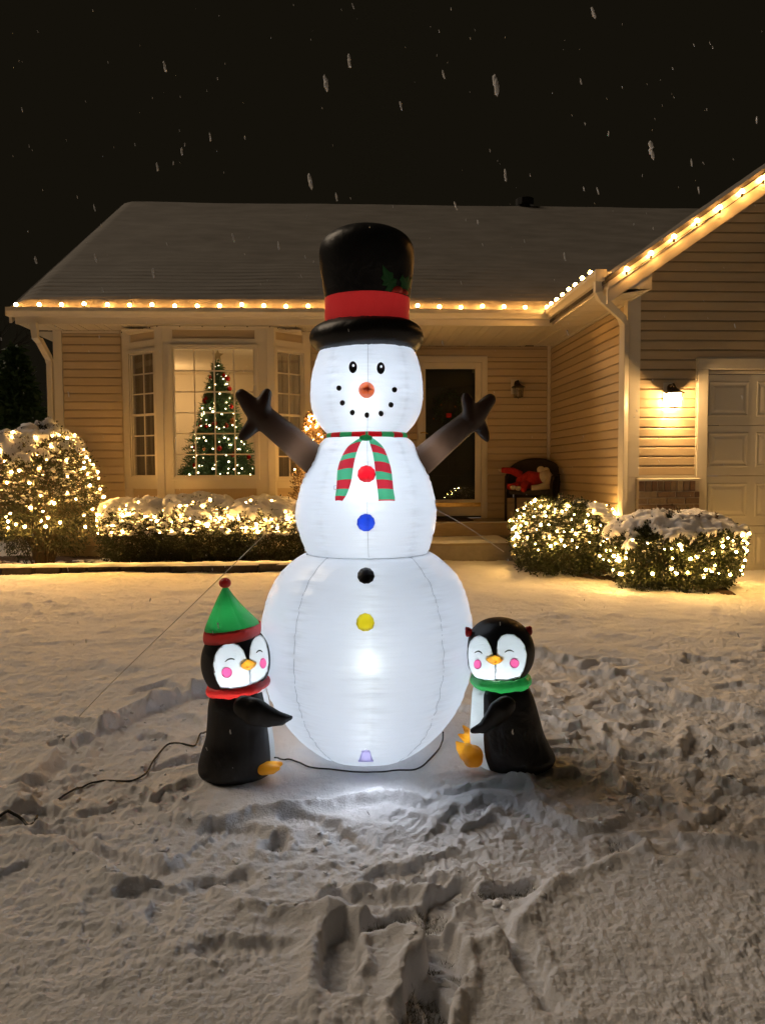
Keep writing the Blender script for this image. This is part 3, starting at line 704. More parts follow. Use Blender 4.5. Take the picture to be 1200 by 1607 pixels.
# ---- wall lanterns
def lantern(c, lit, label):
    """c = centre of the glass cage, in front of a -Y facing wall"""
    wy = (YG if lit else YD)
    t = thing('wall_lantern', (c.x, wy-.02, c.z), label, 'lantern', 'wall lanterns')
    s = 1.0
    mb = MB(); zc = c.z
    mb.box(c.x-.075 if lit else c.x-.085, c.x+.035, wy-.028, wy-.016, zc-.02, zc+.19); mb.build('back_plate', M['trim'], t, bevel=.004)
    mb = MB(); mb.ball((c.x-.01, wy-.04, zc+.12), .035, .02, .05, 14, 8); 
    arm = [(c.x-.01, wy-.04, zc+.13), (c.x-.01, wy-.07, zc+.155), (c.x, c.y+.03, zc+.165), (c.x, c.y, zc+.14), (c.x, c.y, zc+.11)]
    mb.tube(arm, .011, 8); mb.ball((c.x, c.y, zc+.115), .022, nu=12, nv=8); mb.build('bracket', M['black_metal'], t, True)
    mb = MB(); w0, w1 = .058, .050; zt_, zb_ = zc+.075, zc-.075
    mb.lathe([(0, zt_+.045), (.03, zt_+.04), (.05, zt_+.022), (.098, zt_-.004), (.10, zt_-.010), (.085, zt_-.008), (0, zt_)], c.x, c.y, 4*6)
    for (a, b) in ((-1, -1), (1, -1), (1, 1), (-1, 1)):
        mb.tube([(c.x+a*w0, c.y+b*w0, zt_), (c.x+a*w1*1.02, c.y+b*w1*1.02, zb_)], .0045, 4)
    for q in ((-1, -1, 1, -1), (1, -1, 1, 1), (1, 1, -1, 1), (-1, 1, -1, -1)):
        mb.tube([(c.x+q[0]*w1, c.y+q[1]*w1, zb_), (c.x+q[2]*w1, c.y+q[3]*w1, zb_)], .005, 4)
    mb.box(c.x-.03, c.x+.03, c.y-.006, c.y+.006, zb_-.008, zb_-.002); mb.box(c.x-.006, c.x+.006, c.y-.05, c.y+.05, zb_-.0085, zb_-.0025)
    mb.lathe([(0, zb_-.02), (.008, zb_-.015), (.01, zb_-.003), (0, zb_)], c.x, c.y, 8)
    mb.build('cage', M['black_metal'], t)
    mb = MB()
    for (a, b) in ((0, -1), (1, 0), (0, 1), (-1, 0)):
        if a == 0: mb.box(c.x-w1+.004, c.x+w1-.004, c.y+b*(w1+.003)-.001, c.y+b*(w1+.003)+.001, zb_+.004, zt_-.004)
        else: mb.box(c.x+a*(w1+.003)-.001, c.x+a*(w1+.003)+.001, c.y-w1+.004, c.y+w1-.004, zb_+.004, zt_-.004)
    mb.build('glass', M['frosted' if lit else 'glass'], t)
    if lit:
        mb = MB(); mb.ball((c.x, c.y, zc+.0), .022, .022, .035, 12, 8); mb.build('light_bulb', emat('lit_bulb', (1, .72, .36), 60), t, True)
        lamp('lantern_light', (c.x, c.y, zc-.0), 125, (1, .58, .22), .03, t)
    else:
        mb = MB(); mb.lathe([(0, zb_+.001), (.013, zb_+.001), (.013, zb_+.09), (.005, zb_+.105), (0, zb_+.11)], c.x, c.y, 10); mb.build('candle_bulb', M['plush_cream'], t, True)
    return t
lantern(P(1058, 627, YG-.13), True, 'lit wall lantern glowing beside the garage door')
lantern(P(813, 615, YD-.12), False, 'unlit wall lantern on the porch wall right of the front door')
# ================================================================== EAVE LIGHTS
def wire_through(pts, sag=.012, r=.0035):
    q = []
    for a, b in zip(pts[:-1], pts[1:]):
        for t in (0, .25, .5, .75): q.append(a.lerp(b, t)-Vector((0, 0, sag*4*t*(1-t))))
    q.append(pts[-1]); return q, r
def light_string(name, pts, mat, r, label, cat, group, sock=True, tilt=None):
    t = thing(name, pts[0], label, cat, group)
    q, rr = wire_through([p-Vector((0, 0, r*1.6)) for p in pts]); mb = MB(); mb.tube(q, rr, 5); mb.build('wire', M['wire'], t)
    for p in pts:
        bulb(t, p, mat, r, sub=2)
        if sock: mb_ = None
    mb = MB()
    for p in pts: mb.lathe([(0, p.z-r*2.4), (r*.55, p.z-r*2.4), (r*.55, p.z-r*.7), (0, p.z-r*.7)], p.x, p.y, 6)
    o = mb.build('socket', M['wire'], t); tag(o, kind='stuff') if len(pts) > 300 else None
    return t
zb = gz_1+.034
n = 24; pa = P(27, 488, 9.40); pb = P(857, 490, 9.40)
pts = [Vector((pa.x+(pb.x-pa.x)*i/n, 9.375+random.uniform(-.015, .015), zb+random.uniform(-.008, .014))) for i in range(n+1)]
light_string('string_lights', pts, M['bulb'], .022, 'row of warm round bulbs along the front gutter under the snowy roof', 'string lights', 'warm bulb strings on the house')
ys = [9.16, 8.92, 8.68, 8.44, 8.20, 7.96, 7.70]
pts = [Vector((xg-.03, y+.02, zb+random.uniform(-.006, .008))) for y in ys]
light_string('string_lights', pts, M['bulb'], .022, 'short row of warm bulbs on the gutter receding along the garage eave', 'string lights', 'warm bulb strings on the house')
rp = [(983, 422), (1021, 397), (1057, 371), (1093, 346), (1129, 325), (1164, 300), (1197, 279)]
pts = [P(a, b, 7.385) for a, b in rp]; dlt = (pts[-1]-pts[0])/6
pts += [pts[-1]+dlt*k for k in range(1, 9)]
light_string('string_lights', pts, M['bulb'], .022, 'warm bulbs climbing the sloping rake board of the garage gable', 'string lights', 'warm bulb strings on the house')
# thin unlit clips under the bay soffit
mb = MB(); q = [(XB0+.02, YL-.06), (XB2, YB-.06), (XB3, YB-.06), (XB1-.02, YL-.06)]
wp = []
for (a, b) in zip(q[:-1], q[1:]):
    k = 10
    for i in range(k): wp.append(Vector((a[0]+(b[0]-a[0])*i/k, a[1]+(b[1]-a[1])*i/k, SOF-.02)))
t = thing('unlit_string', wp[0], 'thin unlit light string with tiny dark bulbs along the top of the bay window', 'string lights')
mb.tube(wp, .0025, 4); mb.build('wire', M['twig'], t)
mb = MB()
for p in wp[::2]: mb.ball(p-Vector((0, 0, .008)), .008, nu=6, nv=4)
mb.build('bulb', M['twig'], t)

# ================================================================== GROUND
# measured outline of the trodden snow and single marks
def GP(L): return np.array([[G(a, b).x, G(a, b).y] for a, b in L])
tramp = GP([(60, 1205), (120, 1160), (200, 1120), (320, 1082), (420, 1050), (560, 1035), (740, 1010), (840, 1022), (950, 1045), (1040, 1085), (1130, 1110), (1260, 1130),
            (1290, 1330), (1050, 1312), (960, 1345), (860, 1385), (800, 1450), (720, 1480), (640, 1450), (560, 1430), (500, 1415), (440, 1408), (330, 1388), (250, 1385), (190, 1372), (130, 1335), (70, 1285), (40, 1245)])
def poly_sd(x, y, poly):
    """signed distance, positive inside"""
    d = np.full(x.shape, 1e9); inside = np.zeros(x.shape, bool); n = len(poly)
    for i in range(n):
        ax, ay = poly[i]; bx, by = poly[(i+1) % n]; ex, ey = bx-ax, by-ay
        t = np.clip(((x-ax)*ex+(y-ay)*ey)/(ex*ex+ey*ey), 0, 1); d = np.minimum(d, np.hypot(x-ax-t*ex, y-ay-t*ey))
        c = ((ay > y) != (by > y)) & (x < (bx-ax)*(y-ay)/(by-ay+1e-12)+ax); inside ^= c
    return np.where(inside, d, -d)
def line_d(x, y, pts):
    d = np.full(x.shape, 1e9)
    for (ax, ay), (bx, by) in zip(pts[:-1], pts[1:]):
        ex, ey = bx-ax, by-ay; t = np.clip(((x-ax)*ex+(y-ay)*ey)/(ex*ex+ey*ey), 0, 1); d = np.minimum(d, np.hypot(x-ax-t*ex, y-ay-t*ey))
    return d
def wob(x, y, a=.05, s=5): return a*fbm(x*s, y*s, 4)
SM = P(575, 1190, 3.62); SMX, SMY = SM.x, 3.70            # the snowman stands here
prints = []      # x, y, angle, length, width, depth, bare
def pp(px, py, ang, L=.29, Wd=.105, dp=.05, bare=.0):
    if abs(math.sin(math.radians(ang))) < .7: dp *= .6
    g = G(px, py); prints.append((g.x, g.y, math.radians(ang), L, Wd, dp, bare))
pp(532, 1490, 88, .34, .125, .075, .10); pp(690, 1500, 82, .36, .13, .085, .22); pp(664, 1580, 80, .32, .13, .08, .36); pp(822, 1500, 96, .42, .08, .035, .05)
pp(640, 1435, 20, .30, .13, .06, .40); pp(795, 1385, 15, .26, .10, .06, .42); pp(430, 1308, 70, .12, .09, .05, .30); pp(620, 1352, 20, .26, .10, .05, .22)
pp(760, 1290, 30, .24, .10, .03, .18); pp(975, 1318, 20, .2, .1, .05, .25); pp(480, 1405, 10, .28, .1, .05, .25); pp(250, 1395, 10, .3, .1, .05, .10)
pp(180, 1340, -30, .3, .12, .05, .12); pp(340, 1375, 20, .24, .11, .055, .15); pp(700, 1400, 60, .28, .11, .05, .18); pp(1090, 1160, 60, .26, .11, .06, .15)
pp(1190, 1155, 30, .22, .1, .05, .2); pp(1120, 1200, 40, .3, .11, .06, .1); pp(1010, 1130, 40, .3, .11, .055, .1); pp(950, 1175, 70, .3, .11, .045, .05)
pp(890, 1215, 20, .3, .11, .05, .1); pp(1170, 1235, 10, .34, .12, .07, .05); pp(1130, 1280, 30, .32, .12, .06, .1); pp(1030, 1250, 120, .3, .11, .05, .08)
pp(100, 1300, 20, .26, .1, .05, .1); pp(60, 1270, 0, .22, .1, .06, .12); pp(280, 1190, 10, .26, .1, .045, .12); pp(175, 1255, 30, .28, .1, .045, .1)
pp(40, 1285, 10, .18, .1, .06, .2); pp(960, 1035, -20, .22, .09, .04, 0); pp(1040, 1100, -30, .22, .09, .04, 0); pp(1120, 1035, 0, .2, .09, .04, 0); pp(1150, 1075, 0, .2, .09, .04, 0)
rr = random.Random(5)
for _ in range(120):            # the trodden ring, denser in front
    a = rr.random()*2*math.pi; r = rr.uniform(.75, 1.9)
    x, y = SMX+r*math.cos(a)*1.25, SMY-.1+r*math.sin(a)*.75
    prints.append((x, y, rr.uniform(0, math.pi), rr.uniform(.2, .3), rr.uniform(.08, .12), rr.uniform(.006, .022), rr.uniform(0, .14)))
for _ in range(70):
    x, y = rr.uniform(.9, 3.1), rr.uniform(2.9, 5.2)
    prints.append((x, y, rr.uniform(0, math.pi), rr.uniform(.2, .3), rr.uniform(.08, .12), rr.uniform(.008, .028), rr.uniform(0, .12)))
ridge1 = GP([(75, 1255), (100, 1205), (150, 1150), (200, 1120), (250, 1098), (322, 1080)])
ridge2 = GP([(215, 1225), (255, 1270), (330, 1283), (400, 1265), (480, 1262), (540, 1248), (600, 1240), (660, 1250), (690, 1232), (760, 1222), (835, 1225), (860, 1245)])
ridge3 = GP([(140, 1300), (170, 1335), (230, 1350), (280, 1335)])
ridge4 = GP([(850, 1262), (905, 1290), (960, 1280), (985, 1262)])
ridge5 = GP([(500, 1392), (560, 1378), (650, 1382), (690, 1395)])
ridge6 = GP([(840, 1015), (880, 1040), (950, 1050), (1000, 1075), (1050, 1080)])
tr3 = GP([(200, 1225), (280, 1300), (420, 1350), (560, 1330), (700, 1340), (800, 1330), (880, 1290)])
def height(x, y, full=True):
    z = g0(y)
    near = sstep(14, 8, y)
    z = z+.020*fbm(x*1.1, y*1.1, 3)*near
    w = wob(x, y, .10, 4)
    sd = poly_sd(x+w*.6, y+w*.6, tramp) if full else np.full(x.shape, -1.0)
    ins = sstep(-.02, .05, sd)
    r0 = np.hypot((x-SMX)/1.0, (y-SMY)/.80)                 # smooth packed snow round the inflatables
    calm = sstep(1.08, .88, r0+.5*w)
    ins2 = ins*(1-calm)
    # untouched crust
    lump = .012*fbm(x*5, y*5, 4)+.0075*fbm(x*18+3, y*18, 4)+.0035*puffs(x*34, y*34, 3)+.003*fbm(x*70, y*70, 2)
    far = sstep(2.5, 5.5, y)
    lump = lump*(.75+.9*np.clip(fbm(x*2.3+5, y*2.3, 3)+.2, 0, 1)); z = z+lump*(1-.45*ins)*(1-.15*far)*near
    z = z+.016*(fbm(x*3.1, y*5.5, 4))*sstep(3.2, 5.2, y)*(1-ins)*near
    # trodden snow
    z = z-.036*ins2+(.008*fbm(x*5, y*5, 4)+.006*puffs(x*6.5+1, y*6.5, 3)+.0055*puffs(x*18, y*18, 3)+.005*fbm(x*42, y*42, 3))*ins2
    z = z-.012*calm+.006*fbm(x*13, y*13, 4)*calm
    rim = np.exp(-((sd+.03)/.035)**2)*(1-calm); z = z+.018*rim*(1+.8*fbm(x*9, y*9, 3))
    bare = np.zeros_like(z)
    if not full: return z, bare
    for L, h, wd in ((ridge1, .038, .035), (ridge2, .024, .028), (ridge3, .022, .035), (ridge4, .022, .03), (ridge5, .030, .03), (ridge6, .024, .04)):
        d = line_d(x+wob(x, y, .05, 7), y+wob(y, x, .05, 7), L)
        z = z+h*np.exp(-(d/wd)**2)*np.clip(1+1.0*fbm(x*8, y*8, 3)+.4*puffs(x*14, y*14, 3), 0, 2)
        d2 = line_d(x, y+wd*1.9, L); z = z-h*.4*np.exp(-(d2/(wd*.9))**2)
    for (cx, cy, a, L, Wd, dp, br) in prints:
        m = (np.abs(x-cx) < L) & (np.abs(y-cy) < L)
        if not m.any(): continue
        X = x[m]; Y = y[m]; ca, sa = math.cos(a), math.sin(a)
        wv = .030*fbm(X*11+cx*9, Y*11, 3)
        u = (X-cx)*ca+(Y-cy)*sa+wv; v = -(X-cx)*sa+(Y-cy)*ca+wv
        hw = Wd/2*(1-.22*np.sin(np.clip((u/(L/2)+.15), -1, 1)*math.pi)**2*.6)
        q = ((np.abs(u)/(L/2))**2.6+(np.abs(v)/hw)**2.6)**(1/2.6)
        dd = (1-q)*hw
        s = sstep(-.006, .009, dd); tread = .0022*np.sin(u*190+2*fbm(X*20, Y*20, 2))*s+.007*fbm(X*40, Y*40, 3)*s
        rm = np.exp(-((dd+.022)/.020)**2)*dp*.22*(1+.7*fbm(X*12, Y*12, 3))
        zz = z[m]; base = np.mean(zz) if True else 0
        zz = zz+(-dp*.92-(zz-base)*.6+tread)*s+rm*(1-s); z[m] = zz
        bare[m] = np.maximum(bare[m], s*(br+.10*fbm(X*30, Y*30, 2)) if br > 0 else 0)
    bare = np.maximum(bare, sstep(.06, .16, ins2*(-lump*3+.03*ridged(x*5+8, y*5, 3)))*.0)
    return z, bare
# one sheet: fine in front of the lens, coarse to the horizon
ny = 820; Yr = 1.35*np.exp(np.linspace(0, math.log(8.95/1.35), ny))
Yr = np.concatenate([np.linspace(-14, 1.25, 24), Yr, 8.98*np.exp(np.linspace(0, math.log(160/8.98), 42))[1:]])
uin = np.linspace(-1, 1, 860); 
uo = np.concatenate([-1-np.linspace(.04, 1, 26)[::-1]**2*14, uin, 1+np.linspace(.04, 1, 26)**2*14])
hw = .60*np.clip(Yr, 1.35, 8.95)+.30
Xg = uo[None, :]*hw[:, None]
Xg = Xg+np.sign(uo)[None, :]*np.clip(np.abs(uo)-1, 0, None)[None, :]*np.clip(Yr-8.95, 0, None)[:, None]*.6
Yg = np.repeat(Yr[:, None], len(uo), 1)
hz, bare = height(Xg, Yg)
# the planted bed along the wall and the bed beside the garage sink below the lawn
bedL = (Yg > 8.42+.03*fbm(Xg*3, Yg*0, 2)) & (Xg < -.35) & (Yg < 10.2)
hz = np.where(bedL, hz-.05, hz)
hz = np.where((Yg > 10.1) & (Yg < 18.4) & (Xg > -4.2) & (Xg < 9.6), hz-.25, hz)
I = np.arange(hz.size).reshape(hz.shape); F = np.stack([I[:-1, :-1], I[:-1, 1:], I[1:, 1:], I[1:, :-1]], -1).reshape(-1, 4)
gro = np_mesh('ground', np.stack([Xg, Yg, hz], -1).reshape(-1, 3), F, M['snow'], None, True, {'bare': bare.ravel()})
tag(gro, kind='structure')
def hz_at(x, y):
    j = int(np.searchsorted(Yr, y)); j = min(max(j, 0), len(Yr)-1); i = int(np.argmin(np.abs(Xg[j]-x))); return float(hz[j, i])
# grass tufts showing in the deepest prints
gm = bare > .27; jj, ii = np.nonzero(gm); sel = rng.choice(len(jj), min(1500, len(jj)), replace=False)
V = []; Fg = []
for k in sel:
    x, y, z = Xg[jj[k], ii[k]], Yg[jj[k], ii[k]], hz[jj[k], ii[k]]
    if y > 4 : continue
    h = rng.uniform(.006, .022); dx, dy = rng.normal(0, .009, 2); w = .0012; a = rng.random()*3.14
    n_ = len(V); V += [(x-w*math.cos(a), y-w*math.sin(a), z-.002), (x+w*math.cos(a), y+w*math.sin(a), z-.002), (x+dx, y+dy, z+h)]; Fg.append((n_, n_+1, n_+2))
M['grass'] = pmat('winter_grass', (.09, .085, .04), (.04, .045, .02), .9, 40)
gro_g = np_mesh('grass', np.array(V), np.array(Fg), M['grass']); tag(gro_g, 'flattened dark winter grass showing in the deepest boot prints', 'grass', kind='stuff')
# loose clods of snow
iv, iF = ico_np(2)
def clumps(centres, radii, sub=2, squash=.7, amp=.35):
    iv, iF = ico_np(sub); V = []; F = []
    for k, (c, r) in enumerate(zip(centres, radii)):
        s = 1+amp*fbm(iv[:, 0]*1.3+k*3.1, iv[:, 1]*1.3+iv[:, 2]*1.7+k*7.7, 2)[:, None]
        v = iv*s*np.array([r*rng.uniform(.7, 1.4), r*rng.uniform(.7, 1.4), r*squash]); V.append(v+np.array(c)); F.append(iF+k*len(iv))
    return np.concatenate(V), np.concatenate(F)
cc = []; cr = []
k = 0
while len(cc) < 300:
    x = rng.uniform(-2.2, 3.0); y = rng.uniform(1.9, 4.6)
    if poly_sd(np.array([x]), np.array([y]), tramp)[0] < -.12: continue
    if math.hypot(x-SMX, (y-SMY)/.8) < .95: continue
    r = rng.uniform(.004, .014); cc.append((x, y, hz_at(x, y)+r*.05)); cr.append(r)
V, F = clumps(cc, cr, 2, .55, 1.0); o = np_mesh('snow_clods', V, F, M['snowcap'], None, True); tag(o, 'small clods of kicked up snow scattered over the trodden ring', 'snow', kind='stuff')
# edging stones of the left bed, capped with snow
edg = thing('bed_edging', (-2.4, 8.4, zr(-1.1)), 'low dark stone edging with a snow cap in front of the left planting bed', 'edging')
x = -5.6
while x < -.45:
    L = random.uniform(.24, .36); yb = 8.40+.02*math.sin(x*2)
    mb = MB(); j = lambda a=.006: random.uniform(-a, a); z0 = hz_at(x+.1, 8.3)-.06; z1 = zr(-1.020)+j()
    mb.hexa([(x+.006, yb+j(), z0), (x+L-.006, yb+j(), z0), (x+L-.006, yb+.11, z0), (x+.006, yb+.11, z0), (x+.01, yb+.005+j(), z1), (x+L-.01, yb+.005+j(), z1+j()), (x+L-.01, yb+.105, z1), (x+.01, yb+.105, z1)])
    mb.build('edging_stone', M['stone'], edg, bevel=.008); x += L
blob_sheet('snow_cap', -5.6, -.45, 8.385, 8.56, zr(-1.024), .034, edg, 260, 14, 5)
# mulch bed
u, v = np.meshgrid(np.linspace(0, 1, 200), np.linspace(0, 1, 50)); X = -6+5.7*u; Y = 8.5+1.55*v
Z = zr(-1.075)+.02*fbm(X*9, Y*9, 4)+.012*ridged(X*25, Y*25, 3)
I = np.arange(X.size).reshape(X.shape); F = np.stack([I[:-1, :-1], I[:-1, 1:], I[1:, 1:], I[1:, :-1]], -1).reshape(-1, 4)
o = np_mesh('planting_bed', np.stack([X, Y, Z], -1).reshape(-1, 3), F, M['mulch'], None, True); tag(o, kind='structure')
cc = []; cr = []
for i in range(200):
    x = rng.uniform(-5.0, -2.6); y = rng.uniform(8.52, 9.4); cc.append((x, y, zr(-1.065))); cr.append(rng.uniform(.01, .07))
V, F = clumps(cc, cr, 2, .28, .8); o = np_mesh('bed_snow', V, F, M['snowcap'], None, True); tag(o, 'thin patches of snow lying on the mulch of the left bed', 'snow', kind='stuff')
# fallen leaf on the snow
p = G(906, 1126); mb = MB(); mb.add([(p.x-.02, p.y, p.z+.004), (p.x, p.y-.012, p.z+.008), (p.x+.03, p.y, p.z+.016), (p.x+.004, p.y+.012, p.z+.006)], [(0, 1, 2, 3)])
o = mb.build('fallen_leaf', M['brownleaf']); tag(o, 'single dark leaf lying on the snow right of the right penguin', 'leaf')

# ================================================================== SHRUBS
def shell_pts(n, c, R, zf0=-.9, zf1=1.0, amp=.16, sc=2.2, depth=.30, box=0.0):
    d = rng.standard_normal((n, 3)); d /= np.linalg.norm(d, axis=1)[:, None]
    d = d[(d[:, 2] > zf0) & (d[:, 2] < zf1)]
    if box > 0: p4 = (np.abs(d)**(2+box)).sum(1)**(1/(2+box)); s = 1/p4
    else: s = np.ones(len(d))
    nz = 1+amp*(fbm(d[:, 0]*sc+c[0]*3, d[:, 2]*sc+d[:, 1]*sc*1.3+c[1], 4)*1.6)
    dep = 1-depth*rng.random(len(d))**1.6
    P_ = d*(s*nz*dep)[:, None]*np.array(R)+np.array(c)
    return P_, d, nz*s
def leaf_mesh(P_, D, size, wid, jit=.8):
    n = len(P_); dirv = D+jit*rng.standard_normal((n, 3)); dirv /= np.linalg.norm(dirv, axis=1)[:, None]
    sd = np.cross(dirv, rng.standard_normal((n, 3))); sd /= np.linalg.norm(sd, axis=1)[:, None]
    L = size*rng.uniform(.6, 1.4, n)[:, None]; Wd = wid*rng.uniform(.6, 1.4, n)[:, None]
    V = np.stack([P_, P_+dirv*L*.5+sd*Wd, P_+dirv*L, P_+dirv*L*.5-sd*Wd], 1).reshape(-1, 3)
    return V, np.arange(4*n).reshape(n, 4)
def cards_cluster(P_, D, k, spread, size, wid):
    Q = np.repeat(P_, k, 0)+rng.standard_normal((len(P_)*k, 3))*spread; return leaf_mesh(Q, np.repeat(D, k, 0), size, wid)
def snow_on(P_, D, n, rmin, rmax, sub=1, squash=.55, up=.25, sel=None):
    idx = np.nonzero(D[:, 2] > up if sel is None else sel)[0]; idx = rng.choice(idx, min(n, len(idx)), replace=False)
    return clumps([P_[i]+np.array([0, 0, .004]) for i in idx], rng.uniform(rmin, rmax, len(idx)), sub, squash, .6)
def twigs(c, zbase, n, R, parent, rad=.006, mat='twig', spreadb=.12, bend=.3):
    mb = MB()
    for i in range(n):
        a = rng.random()*6.283; q = rng.uniform(.15, .95)
        p0 = Vector((c[0]+spreadb*math.cos(a)*rng.random(), c[1]+spreadb*math.sin(a)*rng.random(), zbase-.03)); p3 = Vector((c[0]+R[0]*q*math.cos(a), c[1]+R[1]*q*math.sin(a), c[2]+R[2]*rng.uniform(-.3, .8)*(1-.5*q)))
        p1 = p0.lerp(p3, .35)+Vector((0, 0, bend*.3*R[2])); p2 = p0.lerp(p3, .7)+Vector((rng.normal(0, .03), rng.normal(0, .03), bend*.2*R[2]))
        r = rad*rng.uniform(.6, 1.3); mb.tube([p0, p1, p2, p3], [r, r*.8, r*.5, r*.25], 5)
    return mb.build('branches', M[mat], parent)
def snow_dome(c, R, cut, parent, amp=.16, sc=2.2, box=0.0, nu=150, nv=60, thr=.0, lift=.03, side=0):
    """a continuous snow cap draped over the upper part of a crown, torn at its lower edge"""
    a, t = np.meshgrid(np.linspace(0, 2*math.pi, nu, endpoint=False), np.linspace(.0, cut, nv))
    d = np.stack([np.sin(t)*np.cos(a), np.sin(t)*np.sin(a), np.cos(t)], -1)
    s = 1/((np.abs(d)**(2+box)).sum(-1)**(1/(2+box))) if box > 0 else 1.0
    nz = 1+amp*(fbm(d[..., 0]*sc+c[0]*3, d[..., 2]*sc+d[..., 1]*sc*1.3+c[1], 4)*1.6)
    x, y, z = [d[..., k]*s*nz*R[k]+c[k] for k in range(3)]
    m = fbm(x*7, y*7+z*7, 4)+.5*fbm(x*19, y*19+z*19, 3)
    keep = (m+thr-1.1*sstep(.55*cut, cut, t)+.25 > 0)
    edge = np.clip((m+thr-1.1*sstep(.55*cut, cut, t)+.25)*2.6, 0, 1)**.5
    th = lift*edge*(1+.6*fbm(x*12, y*12, 3))
    x = x+d[..., 0]*th*.6; y = y+d[..., 1]*th*.6; z = z+th
    I = np.arange(nu*nv).reshape(nv, nu); J = np.roll(I, -1, 1); F = np.stack([I[:-1], I[1:], J[1:], J[:-1]], -1).reshape(-1, 4)
    kk = keep[:-1] & keep[1:]; F = F[kk.ravel()]
    V = np.stack([x, y, z], -1).reshape(-1, 3); used = np.unique(F); mp = -np.ones(len(V), int); mp[used] = np.arange(len(used))
    return np_mesh('snow_cap', V[used], mp[F], M['snowcap'], parent, True)
def net_bulbs(t, n, c, R, zf0, zf1, box=0.0, amp=.16, front=True, r=.0085, ring=True, lift=1.015, mat=None, snow=.5, px_limit=None, seed=1):
    """mini bulbs lying on the crown; each bulb is a part, the cord one more part"""
    g = np.random.default_rng(seed); pts = []; tries = 0
    while len(pts) < n and tries < 40*n:
        tries += 1
        d = g.standard_normal(3); d /= np.linalg.norm(d)
        if front and d[1] > .25: continue
        if not (zf0 < d[2] < zf1): continue
        s = 1/((np.abs(d)**(2+box)).sum()**(1/(2+box))) if box > 0 else 1.0
        nzv = 1+amp*(float(fbm(np.array([d[0]*2.2+c[0]*3]), np.array([d[2]*2.2+d[1]*2.86+c[1]]), 4)[0])*1.6)
        p = d*s*nzv*lift*np.array(R)+np.array(c)
        if any((p[0]-q[0])**2+(p[1]-q[1])**2+(p[2]-q[2])**2 < (.055)**2 for q in pts): continue
        pts.append(p)
    for p in pts:
        q = g.uniform(.6, 1.35)**1.5; bulb(t, Vector(p), mat or M['netbulb'], r, 'bulb', 1).scale = (q, q, q)
    pts2 = sorted(pts, key=lambda p: (round(p[2]/.11), p[0]))
    mb = MB()
    for a, b in zip(pts2[:-1], pts2[1:]):
        a = Vector(a); b = Vector(b)
        if (a-b).length < .35: mb.tube([a, a.lerp(b, .5)-Vector((0, 0, .012)), b], .0022, 4, cap=False)
    if mb.v: tag(mb.build('wire', M['wire'], t), kind='stuff')
    sel = [p for p in pts if g.random() < snow]
    if sel:
        V, F = clumps([np.array(p)+np.array([0, .004, .012]) for p in sel], g.uniform(.011, .024, len(sel)), 1, .7, .6)
        o = np_mesh('snow_tuft', V, F, M['snowcap'], t, True); tag(o, kind='stuff')
    return pts
def shrub(name, c, R, gz_, label, cat, nleaf, leaf, mat, box=0, zf0=-.8, amp=.16, twign=40, group=None, depth=.35, cl=5, spread=.016, core=.80, core_mat=None):
    t = thing(name, (c[0], c[1], gz_), label, cat, group)
    P_, D, _ = shell_pts(nleaf, c, R, zf0, 1, amp, depth=depth, box=box)
    V, F = cards_cluster(P_, D, cl, spread, leaf[0], leaf[1]); fo = np_mesh('foliage', V, F, M[mat], t)
    twigs(c, gz_, twign, R, t)
    return t, P_, D
gy = lambda y: float(g0(y))
# -- left: tall rounded shrub with bare stems below and a lit net above
c = P(66, 768, 8.92); c = (c.x, 8.92, c.z-.03); R = (.64, .50, .74)
gL = zr(-1.07)
bush, P_, D = shrub('rounded_shrub', c, R, gL, 'tall rounded twiggy shrub under snow at the left house corner', 'shrub', 7000, (.04, .007), 'needle', 0, -.95, .14, 110, depth=.5, cl=4, spread=.02)
P2, D2, _ = shell_pts(4200, c, R, -.35, 1, .14, depth=.25); V, F = leaf_mesh(P2, D2, .045, .004, .5); np_mesh('twiglets', V, F, M['brownleaf'], bush)
m_ = (P_[:, 2] > c[2]-.15); V, F = snow_on(P_, D, 900, .010, .030, 1, .6, sel=m_ & (D[:, 2] > -.25)); tag(np_mesh('snow_tuft', V, F, M['snowcap'], bush, True), kind='stuff')
snow_dome(c, (R[0]*.99, R[1]*.99, R[2]*.99), 1.25, bush, .14, thr=.06, lift=.035, nu=220, nv=80)
V, F = clumps([np.array([c[0]-.42, c[1]-.2, c[2]+.50]), np.array([c[0]-.05, c[1]-.15, c[2]+.70]), np.array([c[0]+.20, c[1]-.1, c[2]+.68])], [.10, .085, .075], 3, .7, .5)
np_mesh('snow_lump', V, F, M['snowcap'], bush, True)
mb = MB()
st = P(62, 880, 8.8); 
for i in range(5):
    a = i*1.3; mb.tube([(st.x+.03*math.cos(a), 8.85+.03*math.sin(a), gL-.05), (st.x+.07*math.cos(a), 8.86+.05*math.sin(a), gL+.22), (st.x+.22*math.cos(a), 8.9+.18*math.sin(a), gL+.65)], [.028, .022, .012], 7)
mb.build('trunk', M['bark'], bush)
tn = thing('net_lights', (c[0], c[1], gL), 'net of warm mini lights draped over the tall rounded shrub at the left corner', 'net lights', 'warm net lights on the shrubs')
net_bulbs(tn, 100, c, R, -.52, .95, amp=.14, r=.0110, snow=.8, lift=1.03, seed=2)
